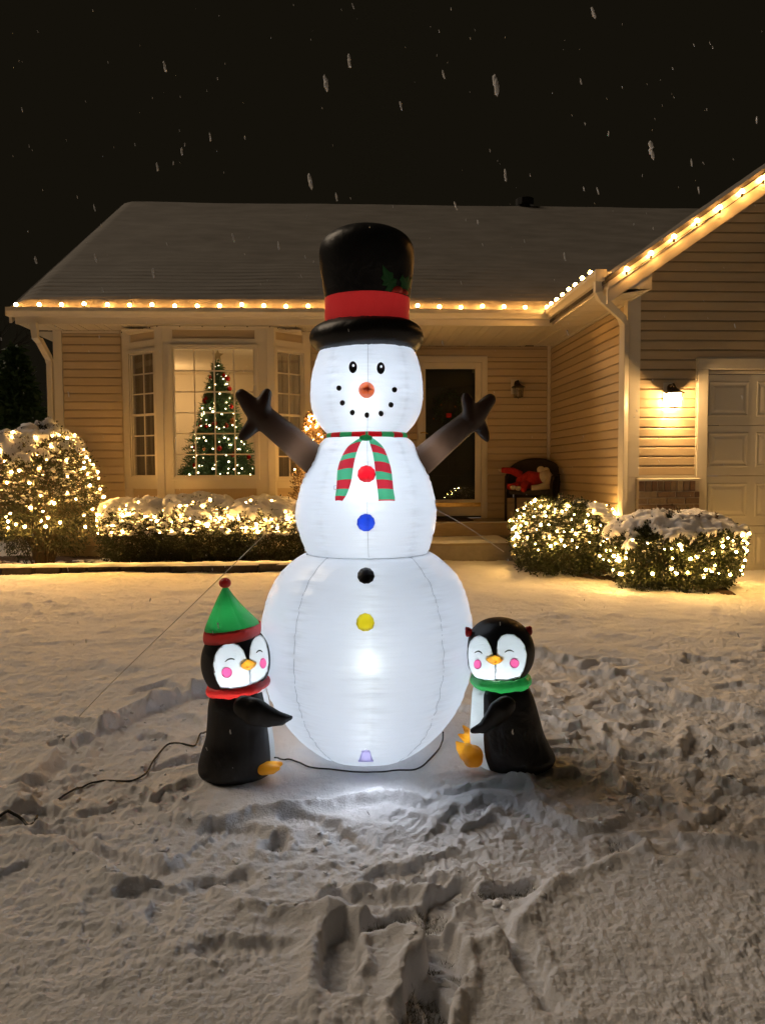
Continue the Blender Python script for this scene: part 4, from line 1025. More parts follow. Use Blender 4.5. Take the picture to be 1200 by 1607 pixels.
# -- left hedge of three shrubs below the bay window
hx = [(162, 262, 780), (246, 372, 778), (352, 476, 782)]; hl = ['snow capped low shrub at the left end of the hedge under the bay window', 'snow capped low shrub in the middle of the hedge under the bay window', 'snow capped low shrub at the right end of the hedge beside the snowman']
for i, (x0, x1, yt) in enumerate(hx):
    a = P(x0, 830, 8.95); b = P(x1, 830, 8.95); zt = P(x0, yt+8, 8.9).z
    cx = (a.x+b.x)/2; rx = (b.x-a.x)/2*1.02; hh = (zt-gL); c = (cx, 9.0, gL+hh*.52); R = (rx, .34, hh*.50)
    t, P_, D = shrub('low_shrub', c, R, gL, hl[i], 'shrub', 3300, (.030, .008), 'needle', 1.4, -.97, .12, 24, 'snowy shrubs of the left hedge', depth=.35, cl=6)
    V, F = snow_on(P_, D, 620, .012, .040, 1, .6, -.05); tag(np_mesh('snow_tuft', V, F, M['snowcap'], t, True), kind='stuff')
    snow_dome(c, R, 1.42, t, .12, box=1.4, thr=.24, lift=.045, nu=180, nv=70)
    tn = thing('net_lights', (c[0], c[1], gL), 'warm mini lights under the snow on the ' + ('left', 'middle', 'right')[i]+' shrub of the low hedge', 'net lights', 'warm net lights on the shrubs')
    net_bulbs(tn, 40, c, R, .0, .90, 1.4, .12, r=.0110, snow=.7, seed=10+i, lift=1.06)
# -- small lit tree between the bay and the snowman
c0 = P(492, 790, 9.15); t = thing('lit_topiary', (c0.x, 9.15, gL), 'slender twiggy tree wrapped in warm lights between the bay window and the snowman', 'tree')
V = []; bl = []
ctop = P(492, 655, 9.15).z
for i in range(2600):
    h = rng.random()**.8; z = gL+.25+(ctop-gL-.2)*h; r = .34*(1-h)**.7*rng.random()**.4+.03; a = rng.random()*6.283
    V.append((c0.x+r*math.cos(a), 9.15+r*math.sin(a), z))
V = np.array(V); D = V-np.array([c0.x, 9.15, 0]); D[:, 2] = .15; D /= np.linalg.norm(D, axis=1)[:, None]
Vm, Fm = cards_cluster(V, D, 3, .015, .035, .005); np_mesh('foliage', Vm, Fm, M['brownleaf'], t)
mb = MB(); mb.tube([(c0.x, 9.15, gL-.05), (c0.x, 9.15, ctop-.1)], [.02, .006], 6); mb.build('trunk', M['bark'], t)
tn = thing('string_lights', (c0.x, 9.15, gL), 'warm mini lights wound round the slender tree left of the snowman', 'string lights', 'warm net lights on the shrubs')
for i in range(60):
    v = V[rng.integers(len(V))]; bulb(tn, Vector((c0.x+(v[0]-c0.x)*1.03, 9.15-abs(v[1]-9.15)*1.03, v[2])), M['netbulb'], .0085, 'bulb', 1)
# -- right shrubs along the garage wall
gA = gy(7.9); a = P(808, 850, 8.1); b = P(958, 850, 8.1); zt = P(880, 790, 8.1).z
cA = ((a.x+b.x)/2, 8.15, gA+(zt-gA)*.5); RA = ((b.x-a.x)/2*1.05, .50, (zt-gA)*.52)
t, P_, D = shrub('spreading_shrub', cA, RA, gA, 'dense green shrub sparkling with mini lights between the porch and the snow heaped shrub', 'shrub', 5200, (.030, .009), 'needle2', .7, -.95, .16, 40, 'shrubs beside the garage', depth=.4, cl=5)
V, F = snow_on(P_, D, 800, .006, .026, 1, .6, -.1); tag(np_mesh('snow_tuft', V, F, M['snowcap'], t, True), kind='stuff')
for q in ((.35, -.25, .42, .085), (.47, -.30, .30, .075), (.30, -.38, .12, .05), (.52, -.28, .16, .06)):
    V, F = clumps([np.array([cA[0]+q[0]*RA[0]/.5*.75, cA[1]-.30, cA[2]+q[2]*RA[2]/.5])], [q[3]], 3, .7, .7); np_mesh('snow_lump', V, F, M['snowcap'], t, True)
tn = thing('net_lights', (cA[0], cA[1], gA), 'dense warm mini lights over the green shrub nearest the porch steps', 'net lights', 'warm net lights on the shrubs')
net_bulbs(tn, 105, cA, RA, -.28, .92, .7, .16, r=.0100, snow=.25, seed=21, lift=1.03, mat=M['netbulb_b'])
gB = gy(7.3); a = P(952, 870, 7.4); b = P(1158, 870, 7.4); zt = P(1060, 812, 7.4).z
cB = ((a.x+b.x)/2, 7.42, gB+(zt-gB)*.46); RB = ((b.x-a.x)/2*.95, .48, (zt-gB)*.55)
t, P_, D = shrub('rounded_holly', cB, RB, gB, 'rounded shrub heaped with snow in front of the brick pier and garage door', 'shrub', 6500, (.030, .009), 'needle2', 1.0, -.97, .12, 40, 'shrubs beside the garage', depth=.35, cl=5)
V, F = snow_on(P_, D, 360, .008, .026, 1, .6, .15); tag(np_mesh('snow_tuft', V, F, M['snowcap'], t, True), kind='stuff')
snow_dome(cB, RB, 1.42, t, .12, box=1.0, thr=.26, lift=.045, nu=260, nv=90)
# shoots standing up through the snow
def shoots(c, R, n, parent, h0=.05, h1=.11):
    mb = MB(); Vs = []
    for i in range(n):
        a = rng.random()*6.283; q = math.sqrt(rng.random())*.85; x = c[0]+R[0]*q*math.cos(a); y = c[1]+R[1]*q*math.sin(a)
        z = c[2]+R[2]*(1-q**3.2)**.4*1.0; h = rng.uniform(h0, h1); tip = Vector((x+rng.normal(0, .012), y+rng.normal(0, .012), z+h)); b0 = Vector((x, y, z-.05))
        mb.tube([b0, tip], [.004, .0015], 4, cap=False)
        for k in range(22):
            tt = rng.uniform(.35, 1.02); p = b0.lerp(tip, tt); Vs.append((p.x, p.y, p.z))
    mb.build('stems', M['twig'], parent); Vs = np.array(Vs); D = rng.standard_normal(Vs.shape); D[:, 2] = abs(D[:, 2])+.3; D /= np.linalg.norm(D, axis=1)[:, None]
    Vm, Fm = leaf_mesh(Vs, D, .024, .006, .3); np_mesh('shoot_leaves', Vm, Fm, M['brownleaf'], parent)
shoots(cB, RB, 34, t); 
tn = thing('net_lights', (cB[0], cB[1], gB), 'warm mini lights ringing the sides of the snow heaped shrub by the garage', 'net lights', 'warm net lights on the shrubs')
net_bulbs(tn, 62, cB, RB, -.42, .45, 1.0, .12, r=.0110, snow=.4, seed=33, lift=1.05, mat=M['netbulb_b'])
p = P(1167, 840, 7.3); mb = MB()
for i in range(5): mb.ball((p.x-.005+.012*(i % 2), 7.3, p.z-.04+i*.022), .011, nu=8, nv=6)
o = mb.build('red_berries', M['plush_red'], None, True); tag(o, 'small cluster of red berries on the right edge of the snow heaped shrub', 'berries')
# small dark shoots behind shrub A
t2 = thing('leafy_shrub', (P(925, 800, 8.75).x, 8.75, gA), 'dark upright shoots rising against the garage side wall behind the lit shrub', 'shrub')
shoots((P(925, 800, 8.75).x, 8.75, P(925, 812, 8.75).z-.12), (.30, .12, .12), 26, t2, .05, .15)
P_, D, _ = shell_pts(700, (P(925, 800, 8.75).x, 8.75, gA+.32), (.34, .2, .36), -.95, 1, .15); V, F = cards_cluster(P_, D, 4, .02, .03, .009); np_mesh('foliage', V, F, M['needle2'], t2)
# mulch strip of the right bed
u, v = np.meshgrid(np.linspace(0, 1, 120), np.linspace(-1, 1, 40)); X = 1.95+1.75*u; Yc = 8.55-1.25*u
Y = Yc+v*(.50); Z = g0(Y)+.012+.014*fbm(X*9, Y*9, 4)-.06*sstep(.75, 1, np.abs(v))-.05*sstep(.9, 1, np.abs(2*u-1))
I = np.arange(X.size).reshape(X.shape); F = np.stack([I[:-1, :-1], I[:-1, 1:], I[1:, 1:], I[1:, :-1]], -1).reshape(-1, 4)
o = np_mesh('mulch_strip', np.stack([X, Y, Z], -1).reshape(-1, 3), F, M['mulch'], None, True); tag(o, kind='structure')

# ================================================================== CHAIR AND TOY ON THE PORCH
cx, cy = P(833, 780, 10.45).x, 10.45
ch = thing('wicker_chair', (cx, cy, FL), 'dark wicker armchair on the porch in the corner by the garage wall', 'chair')
RZm = Matrix.Rotation(math.radians(-22), 3, 'Z')
def cl(x, y, z): v = RZm @ Vector((x, y, 0)); return Vector((cx+v.x, cy+v.y, FL+z))
mb = MB(); sw = .27
mb.hexa([cl(-sw, -.26, .36), cl(sw, -.26, .36), cl(sw*.9, .26, .34), cl(-sw*.9, .26, .34), cl(-sw, -.26, .42), cl(sw, -.26, .42), cl(sw*.9, .26, .40), cl(-sw*.9, .26, .40)])
mb.build('seat', M['wicker'], ch, bevel=.015)
vs = []; nn = 28; kk = 12
for j in range(kk):
    for i in range(nn):
        a = math.pi*(i/(nn-1)); xx = -math.cos(a)*.34; yy = .08+math.sin(a)*.24; top = .12+.38*(math.sin(a)**.5)
        z = .36+(top-.0)*(j/(kk-1))*1.0; lean = .10*(j/(kk-1)); vs.append(cl(xx*(1+.08*j/kk), yy+lean, z if j else .30))
mb = MB(); mb.add(vs, [(j*nn+i, j*nn+i+1, (j+1)*nn+i+1, (j+1)*nn+i) for j in range(kk-1) for i in range(nn-1)]); o = mb.build('backrest', M['wicker'], ch, True); o.modifiers.new('thick', 'SOLIDIFY').thickness = .03
for s in (-1, 1):
    mb = MB(); mb.tube([cl(s*.30, -.27, .0), cl(s*.30, -.27, .50), cl(s*.31, -.20, .60), cl(s*.33, .0, .63), cl(s*.34, .15, .62)], .018, 8); mb.build('armrest', M['wicker'], ch, True)
    mb = MB(); mb.tube([cl(s*.25, .25, .0), cl(s*.25, .22, .40)], .017, 8); mb.build('leg', M['wicker'], ch, True)
toy = thing('stuffed_toy', cl(-.05, -.05, .42), 'red suited stuffed toy with cream hands and beard slumped across the wicker chair', 'stuffed toy')
mb = MB(); mb.tube([cl(-.10, -.08, .53), cl(.0, -.06, .56), cl(.10, -.03, .57)], [.10, .125, .09], 14); mb.ball(cl(-.10, -.08, .53), .10, nu=14, nv=8); mb.ball(cl(.10, -.03, .57), .09, nu=14, nv=8)
mb.build('body', M['plush_red'], toy, True)
for pts in ([(-.12, -.10, .62), (-.24, -.12, .68), (-.36, -.13, .69)], [(-.10, -.14, .50), (-.22, -.2, .46), (-.28, -.24, .47)], [(-.05, -.16, .52), (-.07, -.22, .45), (-.06, -.27, .43)]):
    mb = MB(); mb.tube([cl(*p) for p in pts], [.055, .05, .04], 10); mb.ball(cl(*pts[-1]), .04, nu=10, nv=6); mb.build('limb', M['plush_red'], toy, True)
for p, r in (((-.39, -.135, .69), .028), ((-.20, -.27, .455), .032), ((-.13, -.28, .445), .032)):
    mb = MB(); mb.ball(cl(*p), r*1.3, r, r, nu=10, nv=6); mb.build('cuff', M['plush_cream'], toy, True)
mb = MB(); mb.ball(cl(.19, -.05, .60), .085, nu=16, nv=10); mb.ball(cl(.13, .0, .69), .055, nu=12, nv=8); mb.ball(cl(.20, .0, .68), .05, nu=12, nv=8); mb.build('head', M['plush_cream'], toy, True)
mb = MB(); mb.tube([cl(.20, -.02, .66), cl(.26, -.08, .58), cl(.24, -.15, .48), cl(.12, -.22, .455), cl(.04, -.25, .45)], [.05, .06, .055, .04, .035], 12); mb.build('beard', M['plush_cream'], toy, True)

# ================================================================== CHRISTMAS TREE INSIDE
ty = 10.75; tp = P(342, 570, ty); tx = tp.x; tz1 = tp.z; tz0 = FL+.12; TR = .68
tree = thing('christmas_tree', (tx, ty, FL), 'decorated christmas tree with warm lights standing behind the centre bay window', 'christmas tree')
mb = MB(); mb.tube([(tx, ty, FL), (tx, ty, tz1-.05)], [.04, .008], 8); mb.build('trunk', M['bark'], tree)
mb = MB(); Vt = []; Dt = []
tips = []
layers = 26
for k in range(layers):
    h = k/(layers-1); z = tz0+(tz1-.06-tz0)*h; r = TR*(1-h)**.92+.03; nb = int(8+18*(1-h))
    for j in range(nb):
        a = 6.283*(j+rng.random()*.7)/nb; rr_ = r*rng.uniform(.82, 1.10); p0 = Vector((tx, ty, z+.05)); p1 = Vector((tx+rr_*math.cos(a), ty+rr_*math.sin(a), z-.02+rng.normal(0, .02)))
        mb.tube([p0, p0.lerp(p1, .6)-Vector((0, 0, .02)), p1], [.005, .004, .002], 4, cap=False); tips.append(p1)
        m = int(24*rr_/TR)+8
        for q in range(m):
            tt = rng.uniform(.25, 1.02); p = p0.lerp(p1, tt); sp = .035*(1.1-tt); Vt.append((p.x+rng.normal(0, sp), p.y+rng.normal(0, sp), p.z+rng.normal(0, sp*.5))); Dt.append((math.cos(a), math.sin(a), .25))
mb.build('branches', M['bark'], tree)
Vt = np.array(Vt); Dt = np.array(Dt); Vm, Fm = cards_cluster(Vt, Dt, 5, .018, .055, .006); np_mesh('needles', Vm, Fm, M['fir2'], tree)
mb = MB(); s5 = []
sc_ = Vector((tx, ty-.01, P(342, 558, ty).z+.0))
for i in range(10):
    a = math.pi/2+i*math.pi/5; r = .085 if i % 2 == 0 else .038; s5.append(sc_+Vector((r*math.cos(a), 0, r*math.sin(a))))
mb.prism(s5[::-1], (0, -.012, 0), (0, .012, 0)); mb.build('star', M['star'], tree)
for i in range(210):
    p = tips[rng.integers(len(tips))]; q = Vector((tx, ty, p.z)).lerp(p, rng.uniform(.75, 1.02))
    if q.y > ty+.12: q.y = 2*ty-q.y
    bulb(tree, q+Vector((0, -.015, .02)), M['treebulb'], rng.uniform(.007, .012)//.001*.001, 'bulb', 1)
bl = [(322, 629, 'r', .034), (351, 589, 'r', .024), (357, 594, 'r', .030), (360, 610, 'r', .026), (324, 625, 'r', .022), (315, 665, 'r', .030), (323, 669, 'r', .022), (355, 668, 'r', .026), (365, 661, 'g', .036),
      (363, 638, 'r', .024), (344, 704, 'r', .028), (306, 701, 'r', .026), (366, 714, 'r', .024), (330, 592, 'r', .018), (337, 664, 'r', .024), (390, 717, 'r', .026), (305, 730, 'r', .022), (320, 705, 'g', .02)]
wh = ['near the top of the tree', 'high on the tree', 'at mid height on the tree', 'low on the tree']
blab = ['biggest red bauble on the upper left side of the christmas tree', 'red bauble just under the tree top, left one of the pair', 'red bauble just under the tree top, right one of the pair', 'red bauble below the top pair on the right of the tree',
 'small red bauble directly above the biggest red one', 'red bauble at mid height near the left outline of the tree', 'small red bauble just right of the mid height left bauble', 'red bauble beside the large copper bauble', 'large copper bauble at mid height right of the centre',
 'red bauble above the large copper bauble', 'red bauble alone in the middle of the lower tree', 'red bauble at the lower left outline of the tree', 'red bauble at the lower right of the tree centre', 'smallest red bauble high on the left outline of the tree',
 'small red bauble at mid height on the centre line', 'red bauble at the lower right outline of the tree', 'lowest red bauble at the bottom left of the tree', 'small copper bauble low on the left of the tree']
for i, (px, py, kd, r) in enumerate(bl):
    h = (P(px, py, ty).z-tz0)/(tz1-tz0); rad = TR*(1-h)**.92; dx = P(px, py, ty).x-tx; yy = ty-math.sqrt(max(.01, rad**2-dx*dx))-.01; p = P(px, py, yy); r *= 1.25
    mb = MB(); mb.ball(p, r, nu=14, nv=10); mb.lathe([(0, p.z+r-.002), (.007, p.z+r-.002), (.007, p.z+r+.012), (0, p.z+r+.012)], p.x, p.y, 8)
    o = mb.build('bauble', M['glassred' if kd == 'r' else 'glassgold'], None, True)
    tag(o, blab[i], 'bauble', 'baubles on the christmas tree')
# ================================================================== DARK TREES AT THE LEFT
def bare_tree(x, y, h, label, seed):
    rr = random.Random(seed); zb_ = float(g0(8.8))-.1; t = thing('bare_tree', (x, y, zb_), label, 'tree', 'dark trees left of the house'); mb = MB()
    def grow(p, d, L, r, lv):
        q = p+d*L; mid = p.lerp(q, .5)+Vector((rr.uniform(-.06, .06), rr.uniform(-.06, .06), 0))*L; mb.tube([p, mid, q], [r, r*.85, r*.65], 6 if lv < 2 else 4, cap=False)
        if lv >= 5: return
        for k in range(3 if lv < 4 else 2):
            nd = (d+Vector((rr.uniform(-.75, .75), rr.uniform(-.75, .75), rr.uniform(-.2, .5)))).normalized(); grow(p.lerp(q, rr.uniform(.55, 1)), nd, L*rr.uniform(.6, .8), r*.55, lv+1)
    mb.tube([(x, y, zb_-.1), (x, y, zb_+h*.3)], [h*.02, h*.016], 8); tr = mb.build('trunk', M['darktree'], t); mb = MB()
    grow(Vector((x, y, zb_+h*.28)), Vector((.05, 0, 1)).normalized(), h*.26, h*.016, 0); mb.build('crown', M['darktree'], t)
bare_tree(-7.6, 15.5, 6.0, 'dark leafless tree behind the left corner of the house', 3)
bare_tree(-8.6, 12.8, 4.4, 'smaller dark leafless tree at the left edge of the view', 9)
def dark_conifer(x, y, h, r, label, seed):
    zb_ = float(g0(8.8))-.05; t = thing('conifer', (x, y, zb_), label, 'tree', 'dark trees left of the house')
    g = np.random.default_rng(seed); n = 5200; hh = g.random(n)**1.3; a = g.random(n)*6.283; lay = .75+.35*np.abs(np.sin(hh*22+a)); rr_ = r*(1-hh)**.85*lay*g.random(n)**.35
    P_ = np.stack([x+rr_*np.cos(a), y+rr_*np.sin(a), zb_+.2+h*hh], -1); D = np.stack([np.cos(a), np.sin(a), -.3+0*a], -1)
    V, F = cards_cluster(P_, D, 2, .04, .16, .03); np_mesh('foliage', V, F, M['fir'], t); mb = MB(); mb.tube([(x, y, zb_-.1), (x, y, zb_+h*.9)], [.09, .02], 7); mb.build('trunk', M['darktree'], t)
dark_conifer(-5.6, 13.6, 3.0, .9, 'low dark conifer close to the left corner of the house', 4)
dark_conifer(-7.0, 13.0, 2.3, .8, 'shorter dark conifer behind the tall snowy shrub', 6)
# ================================================================== INFLATABLES
M['nylon'] = fabric('white_nylon', (.80, .83, .86), .55, (.82, .88, 1.0), .10, .3, .5, 6, (1, 1, 2.5))
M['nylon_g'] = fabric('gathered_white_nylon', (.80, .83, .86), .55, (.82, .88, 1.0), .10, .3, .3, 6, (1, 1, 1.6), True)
M['nylon_black'] = fabric('black_nylon', (.012, .012, .013), .04, (.01, .01, .012), .07, .36, .7, 5)
M['nylon_brown'] = fabric('brown_nylon', (.035, .022, .014), .45, (.17, .11, .08), .04, .4, .30, 8)
M['nylon_red'] = fabric('red_nylon', (.48, .02, .025), .5, (.85, .04, .035), .10, .35, .35, 14)
M['nylon_green'] = fabric('green_nylon', (.03, .22, .06), .5, (.025, .36, .085), .10, .35, .35, 12)
M['nylon_orange'] = fabric('orange_nylon', (.85, .42, .02), .45, (1.0, .58, .05), .12, .35, .4, 16)
M['nose'] = fabric('nose_nylon', (.80, .16, .04), .55, (.95, .20, .05), .2, .3, .3, 20)
M['btn_red'] = fabric('button_red', (.55, .01, .02), .6, (.85, .012, .03), .1, .4, .3, 30)
M['btn_blue'] = fabric('button_blue', (.02, .06, .45), .6, (.02, .08, .80), .1, .4, .3, 30)
M['btn_yellow'] = fabric('button_yellow', (.60, .50, .03), .6, (.80, .66, .02), .1, .4, .3, 30)
M['print_black'] = pmat('black_print', (.010, .010, .012), (.008, .008, .010), .5)
M['print_pink'] = fabric('pink_print', (.9, .22, .50), .6, (.95, .14, .42), .0, .5, .0)
M['stripe_red'] = fabric('scarf_red', (.50, .03, .04), .65, (1.0, .05, .08), 0, .6, .2, 30)
M['stripe_green'] = fabric('scarf_green', (.06, .30, .14), .65, (.14, .75, .38), 0, .6, .2, 30)
M['holly'] = pmat('holly_print', (.03, .17, .055), (.02, .13, .04), .6)
M['holly_red'] = pmat('holly_berry', (.75, .07, .05), (.6, .05, .04), .5)
M['seam'] = pmat('seam_thread', (.34, .37, .44), (.28, .31, .38), .7)
M['flap'] = fabric('base_flap', (.62, .58, .88), .6, (.6, .55, 1.0), .1, .4, .1)
def proj(p):
    v = rot.transposed() @ (Vector(p)-Vector((0, 0, CZ))); return 600+FPX*v.x/-v.z, 803.5-FPX*v.y/-v.z
ROTT = np.array(rot.transposed())
def proj_np(V):
    q = (V-np.array([0, 0, CZ])) @ ROTT.T; return 600+FPX*q[:, 0]/-q[:, 2], 803.5-FPX*q[:, 1]/-q[:, 2]
def catmull(xs, n):
    xs = np.array(xs, float); m = len(xs); t = np.linspace(0, m-1, n); i = np.clip(t.astype(int), 0, m-2); f = (t-i)[:, None]
    p0 = xs[np.clip(i-1, 0, m-1)]; p1 = xs[i]; p2 = xs[i+1]; p3 = xs[np.clip(i+2, 0, m-1)]
    return .5*((2*p1)+(-p0+p2)*f+(2*p0-5*p1+4*p2-p3)*f**2+(-p0+3*p1-3*p2+p3)*f**3)
def loft(rings, Y, ky, nu=96, nv=60, seams=(), samp=.0, wr=.0, seed=0, phase=0, smooth=True, tilt=None, ysh=None):
    """rings: (pixel y, pixel x left, pixel x right) of the outline, on an axis at distance Y. ky = depth/width ratio"""
    R = catmull(rings, nv) if smooth else np.array(rings, float)
    nv = len(R); a = np.linspace(0, 2*math.pi, nu, endpoint=False)+phase; V = np.zeros((nv, nu, 3))
    for j, row in enumerate(R):
        py, xl, xr = row[:3]; A = P(xl, py, Y); B = P(xr, py, Y); c = (A+B)/2; r = (B-A).length/2
        rr_ = np.full(nu, 1.0)
        for s in seams:
            d = np.abs((a-s+math.pi) % (2*math.pi)-math.pi)
            rr_ = rr_-samp*np.exp(-(d/.05)**2)-samp*.6*np.exp(-(d/.16)**2)+wr*np.exp(-d/.12)*float(vnoise(np.array([c.z*75+seed]), np.array([s*9.1]))[0])*(1-np.exp(-(d/.04)**2)*.3)
        V[j, :, 0] = c.x+r*rr_*np.cos(a); V[j, :, 1] = Y+(ysh or 0)+r*ky*rr_*np.sin(a); V[j, :, 2] = c.z+(tilt*(r*np.cos(a)) if tilt else 0)
    I = np.arange(nv*nu).reshape(nv, nu); J = np.roll(I, -1, 1)
    F = np.stack([I[1:], J[1:], J[:-1], I[:-1]], -1)      # rings run downwards
    return V.reshape(-1, 3), F.reshape(-1, 4), (nv, nu, a)
def cap_ends(V, F4, nv, nu, top=True, bot=True):
    V = list(map(tuple, V)); 
    T = []
    if top: V.append(tuple(np.mean(V[:nu], 0))); k = len(V)-1; T += [(k, i, (i+1) % nu, (i+1) % nu) for i in range(nu)]
    if bot:
        b = (nv-1)*nu; V.append(tuple(np.mean(V[b:b+nu], 0))); k = len(V)-1; T += [(k, b+(i+1) % nu, b+i, b+i) for i in range(nu)]
    return np.array(V), F4, T
def drop_in(V, F, shapes, shrink=.86, ymax=None):
    """drop the faces that lie behind patches, so light from inside reaches them"""
    cen = V[F].mean(1); x, y = proj_np(cen); keep = np.ones(len(F), bool)
    for s in shapes:
        cx, cy, rx, ry = s[:4]; q = ((x-cx)/(rx*shrink))**2+((y-cy)/(ry*shrink))**2
        keep &= ~((q < 1) & (cen[:, 1] < (ymax if ymax is not None else 99)))
    return F[keep]
def bvh(V, F): return BVHTree.FromPolygons([tuple(v) for v in V], [tuple(f) for f in F])
def hit(tree, px, py):
    d = ray(px, py).normalized(); h = tree.ray_cast(Vector((0, 0, CZ)), d)
    if h[0] is None: return None
    n = h[1] if h[1].dot(d) < 0 else -h[1]; return h[0], n
def patch(name, tree, outline, mat, parent, off=.003, bulge=0.0, rings=6, smooth=True, rim=.004, holes=()):
    """outline: pixel points round a centre; laid on the surface as real cloth with its own relief"""
    O = np.array(outline, float); c = O.mean(0); vs = []; last = None
    if holes: O = np.concatenate([O+(np.roll(O, -1, 0)-O)*t for t in (0, .2, .4, .6, .8)], 1).reshape(-1, 2)
    n = len(O); pix = [tuple(c)]+[tuple(c+(q-c)*k/rings) for k in range(1, rings+1) for q in O]+[tuple(q) for q in O]
    def pt(x, y, o):
        nonlocal last
        h = hit(tree, x, y)
        if h is None: h = last
        last = h; return h[0]+h[1]*o
    vs.append(pt(c[0], c[1], off+bulge)); 
    for k in range(1, rings+1):
        t = k/rings
        for q in O: w = c+(q-c)*t; vs.append(pt(w[0], w[1], off+bulge*(1-t**2.4)))
    for q in O: vs.append(pt(q[0], q[1], -rim))
    fs = [(0, 1+(i+1) % n, 1+i) for i in range(n)]
    for k in range(rings):
        b0, b1 = 1+k*n, 1+(k+1)*n; fs += [(b0+i, b0+(i+1) % n, b1+(i+1) % n, b1+i) for i in range(n)]
    for (hx_, hy_, hrx, hry) in holes:
        def cen(f): return sum(pix[i][0] for i in f)/len(f), sum(pix[i][1] for i in f)/len(f)
        fs = [f for f in fs if ((cen(f)[0]-hx_)/hrx)**2+((cen(f)[1]-hy_)/hry)**2 > .80]
    mb = MB(); mb.add(vs, fs); return mb.build(name, M[mat], parent, smooth)
def ell(cx, cy, rx, ry, n=28, rotd=0, wobble=0, k=6):
    r = math.radians(rotd); out = []
    for i in range(n):
        a = 2*math.pi*i/n; w = 1+wobble*math.sin(k*a+.7)+wobble*.5*math.sin(3*a)
        x, y = rx*w*math.cos(a), ry*w*math.sin(a); out.append((cx+x*math.cos(r)-y*math.sin(r), cy+x*math.sin(r)+y*math.cos(r)))
    return out
def seam_lines(V, nv, nu, a, seams, parent, j0=2, j1=None, r=.0016, name='seam'):
    G3 = V.reshape(nv, nu, 3); j1 = j1 or nv-2
    for s in seams:
        i = int(np.argmin(np.abs((a-s+math.pi) % (2*math.pi)-math.pi))); pts = G3[j0:j1:2, i]
        if pts[:, 1].mean() > 4.0: continue
        ctr = G3.mean(1)[j0:j1:2]; pts = pts+(pts-ctr)*.002; mb = MB(); mb.tube([tuple(p) for p in pts], r, 5); mb.build(name, M['seam'], parent, True)
# ------------------------------------------------------------------ snowman
YS = 3.70
snowman = thing('inflatable_snowman', (SMX, YS, gy(3.6)), 'giant glowing inflatable snowman with black top hat, striped scarf and raised brown arms', 'inflatable snowman')
seams = [math.radians(-90+40*k) for k in range(9)]
low = [(866, 482, 671), (872, 470, 683), (885, 452, 699), (905, 434, 717), (935, 419, 731), (970, 411, 739), (1010, 408, 742.5), (1045, 411, 739), (1080, 421, 729), (1115, 439, 712), (1145, 463, 688), (1168, 489, 661), (1184, 515, 634), (1193, 540, 609), (1197, 560, 590)]
midp = [(684, 516, 634), (692, 505, 645), (702, 497, 652), (716, 491, 658), (740, 480, 670), (762, 472, 677), (785, 465.5, 682), (803, 463, 684.5), (822, 465, 683.5), (842, 471, 679), (856, 476, 675), (867, 481, 671.5)]
head = [(536, 519, 631), (543, 508, 642), (552, 501, 650), (568, 494.5, 656.5), (590, 489, 661.5), (612, 487, 663.5), (630, 487, 663), (648, 491, 659), (664, 499, 651), (676, 509, 641), (686, 520, 630)]
buttons = [(575, 744, 14, 13.2, 'btn_red', 'red'), (574, 820, 14, 13.5, 'btn_blue', 'blue'), (574, 904, 13.2, 12.3, 'print_black', 'black'), (573, 977, 14, 14, 'btn_yellow', 'yellow')]
def section(name, prof, nv, holes, label, smp=.014, w=.024, sm=()):
    V, F, (nv_, nu_, a) = loft(prof, YS, .97, 270, nv, seams, smp, w, seed=len(prof))
    tr = bvh(V, F); F2 = drop_in(V, F, holes, .90, YS)
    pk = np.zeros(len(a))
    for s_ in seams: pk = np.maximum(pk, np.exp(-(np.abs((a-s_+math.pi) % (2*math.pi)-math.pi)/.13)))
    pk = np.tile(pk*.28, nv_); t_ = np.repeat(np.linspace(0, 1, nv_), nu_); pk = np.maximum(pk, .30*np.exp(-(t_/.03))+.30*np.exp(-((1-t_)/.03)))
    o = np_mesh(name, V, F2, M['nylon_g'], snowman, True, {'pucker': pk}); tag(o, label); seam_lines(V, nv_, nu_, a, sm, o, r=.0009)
    return V, tr, o
Vl, trl, ol = section('body_section', low, 150, buttons[2:]+[(574, 1184, 9, 8)], 'largest lowest ball of the body', sm=[seams[1], seams[8]])
Vm_, trm, om = section('body_section', midp, 110, buttons[:2], 'middle ball of the body', sm=[seams[0]])
Vh, trh, oh = section('head', head, 100, [(575, 612, 12, 12)], 'glowing white head', .010, .016, [seams[0]])
# folded waist hems
def ring_at(py, xl, xr, r, mat, name, parent, sq=.97, Y=YS, tilt=0, n=96, twomat=None):
    A = P(xl, py, Y); B = P(xr, py, Y); c = (A+B)/2; R = (B-A).length/2; mb = MB(); pts = []
    for i in range(n+1): a = 2*math.pi*i/n-math.pi/2; pts.append((c.x+R*math.cos(a), Y+R*sq*math.sin(a), c.z+tilt*R*math.cos(a)))
    mb.tube(pts, r, 10, cap=False); o = mb.build(name, M[mat], parent, True)
    if twomat:
        o.data.materials.append(M[twomat])
        for p in o.data.polygons: p.material_index = (p.index//10//5) % 2
    return o
ring_at(868, 481.5, 671.5, .0035, 'seam', 'waist_seam', snowman)
ring_at(685, 516, 635, .017, 'stripe_red', 'scarf', snowman, twomat='stripe_green')
V2, F2, _ = loft([(684, 516, 634), (692, 505, 645)], YS, .97, 96, 4)
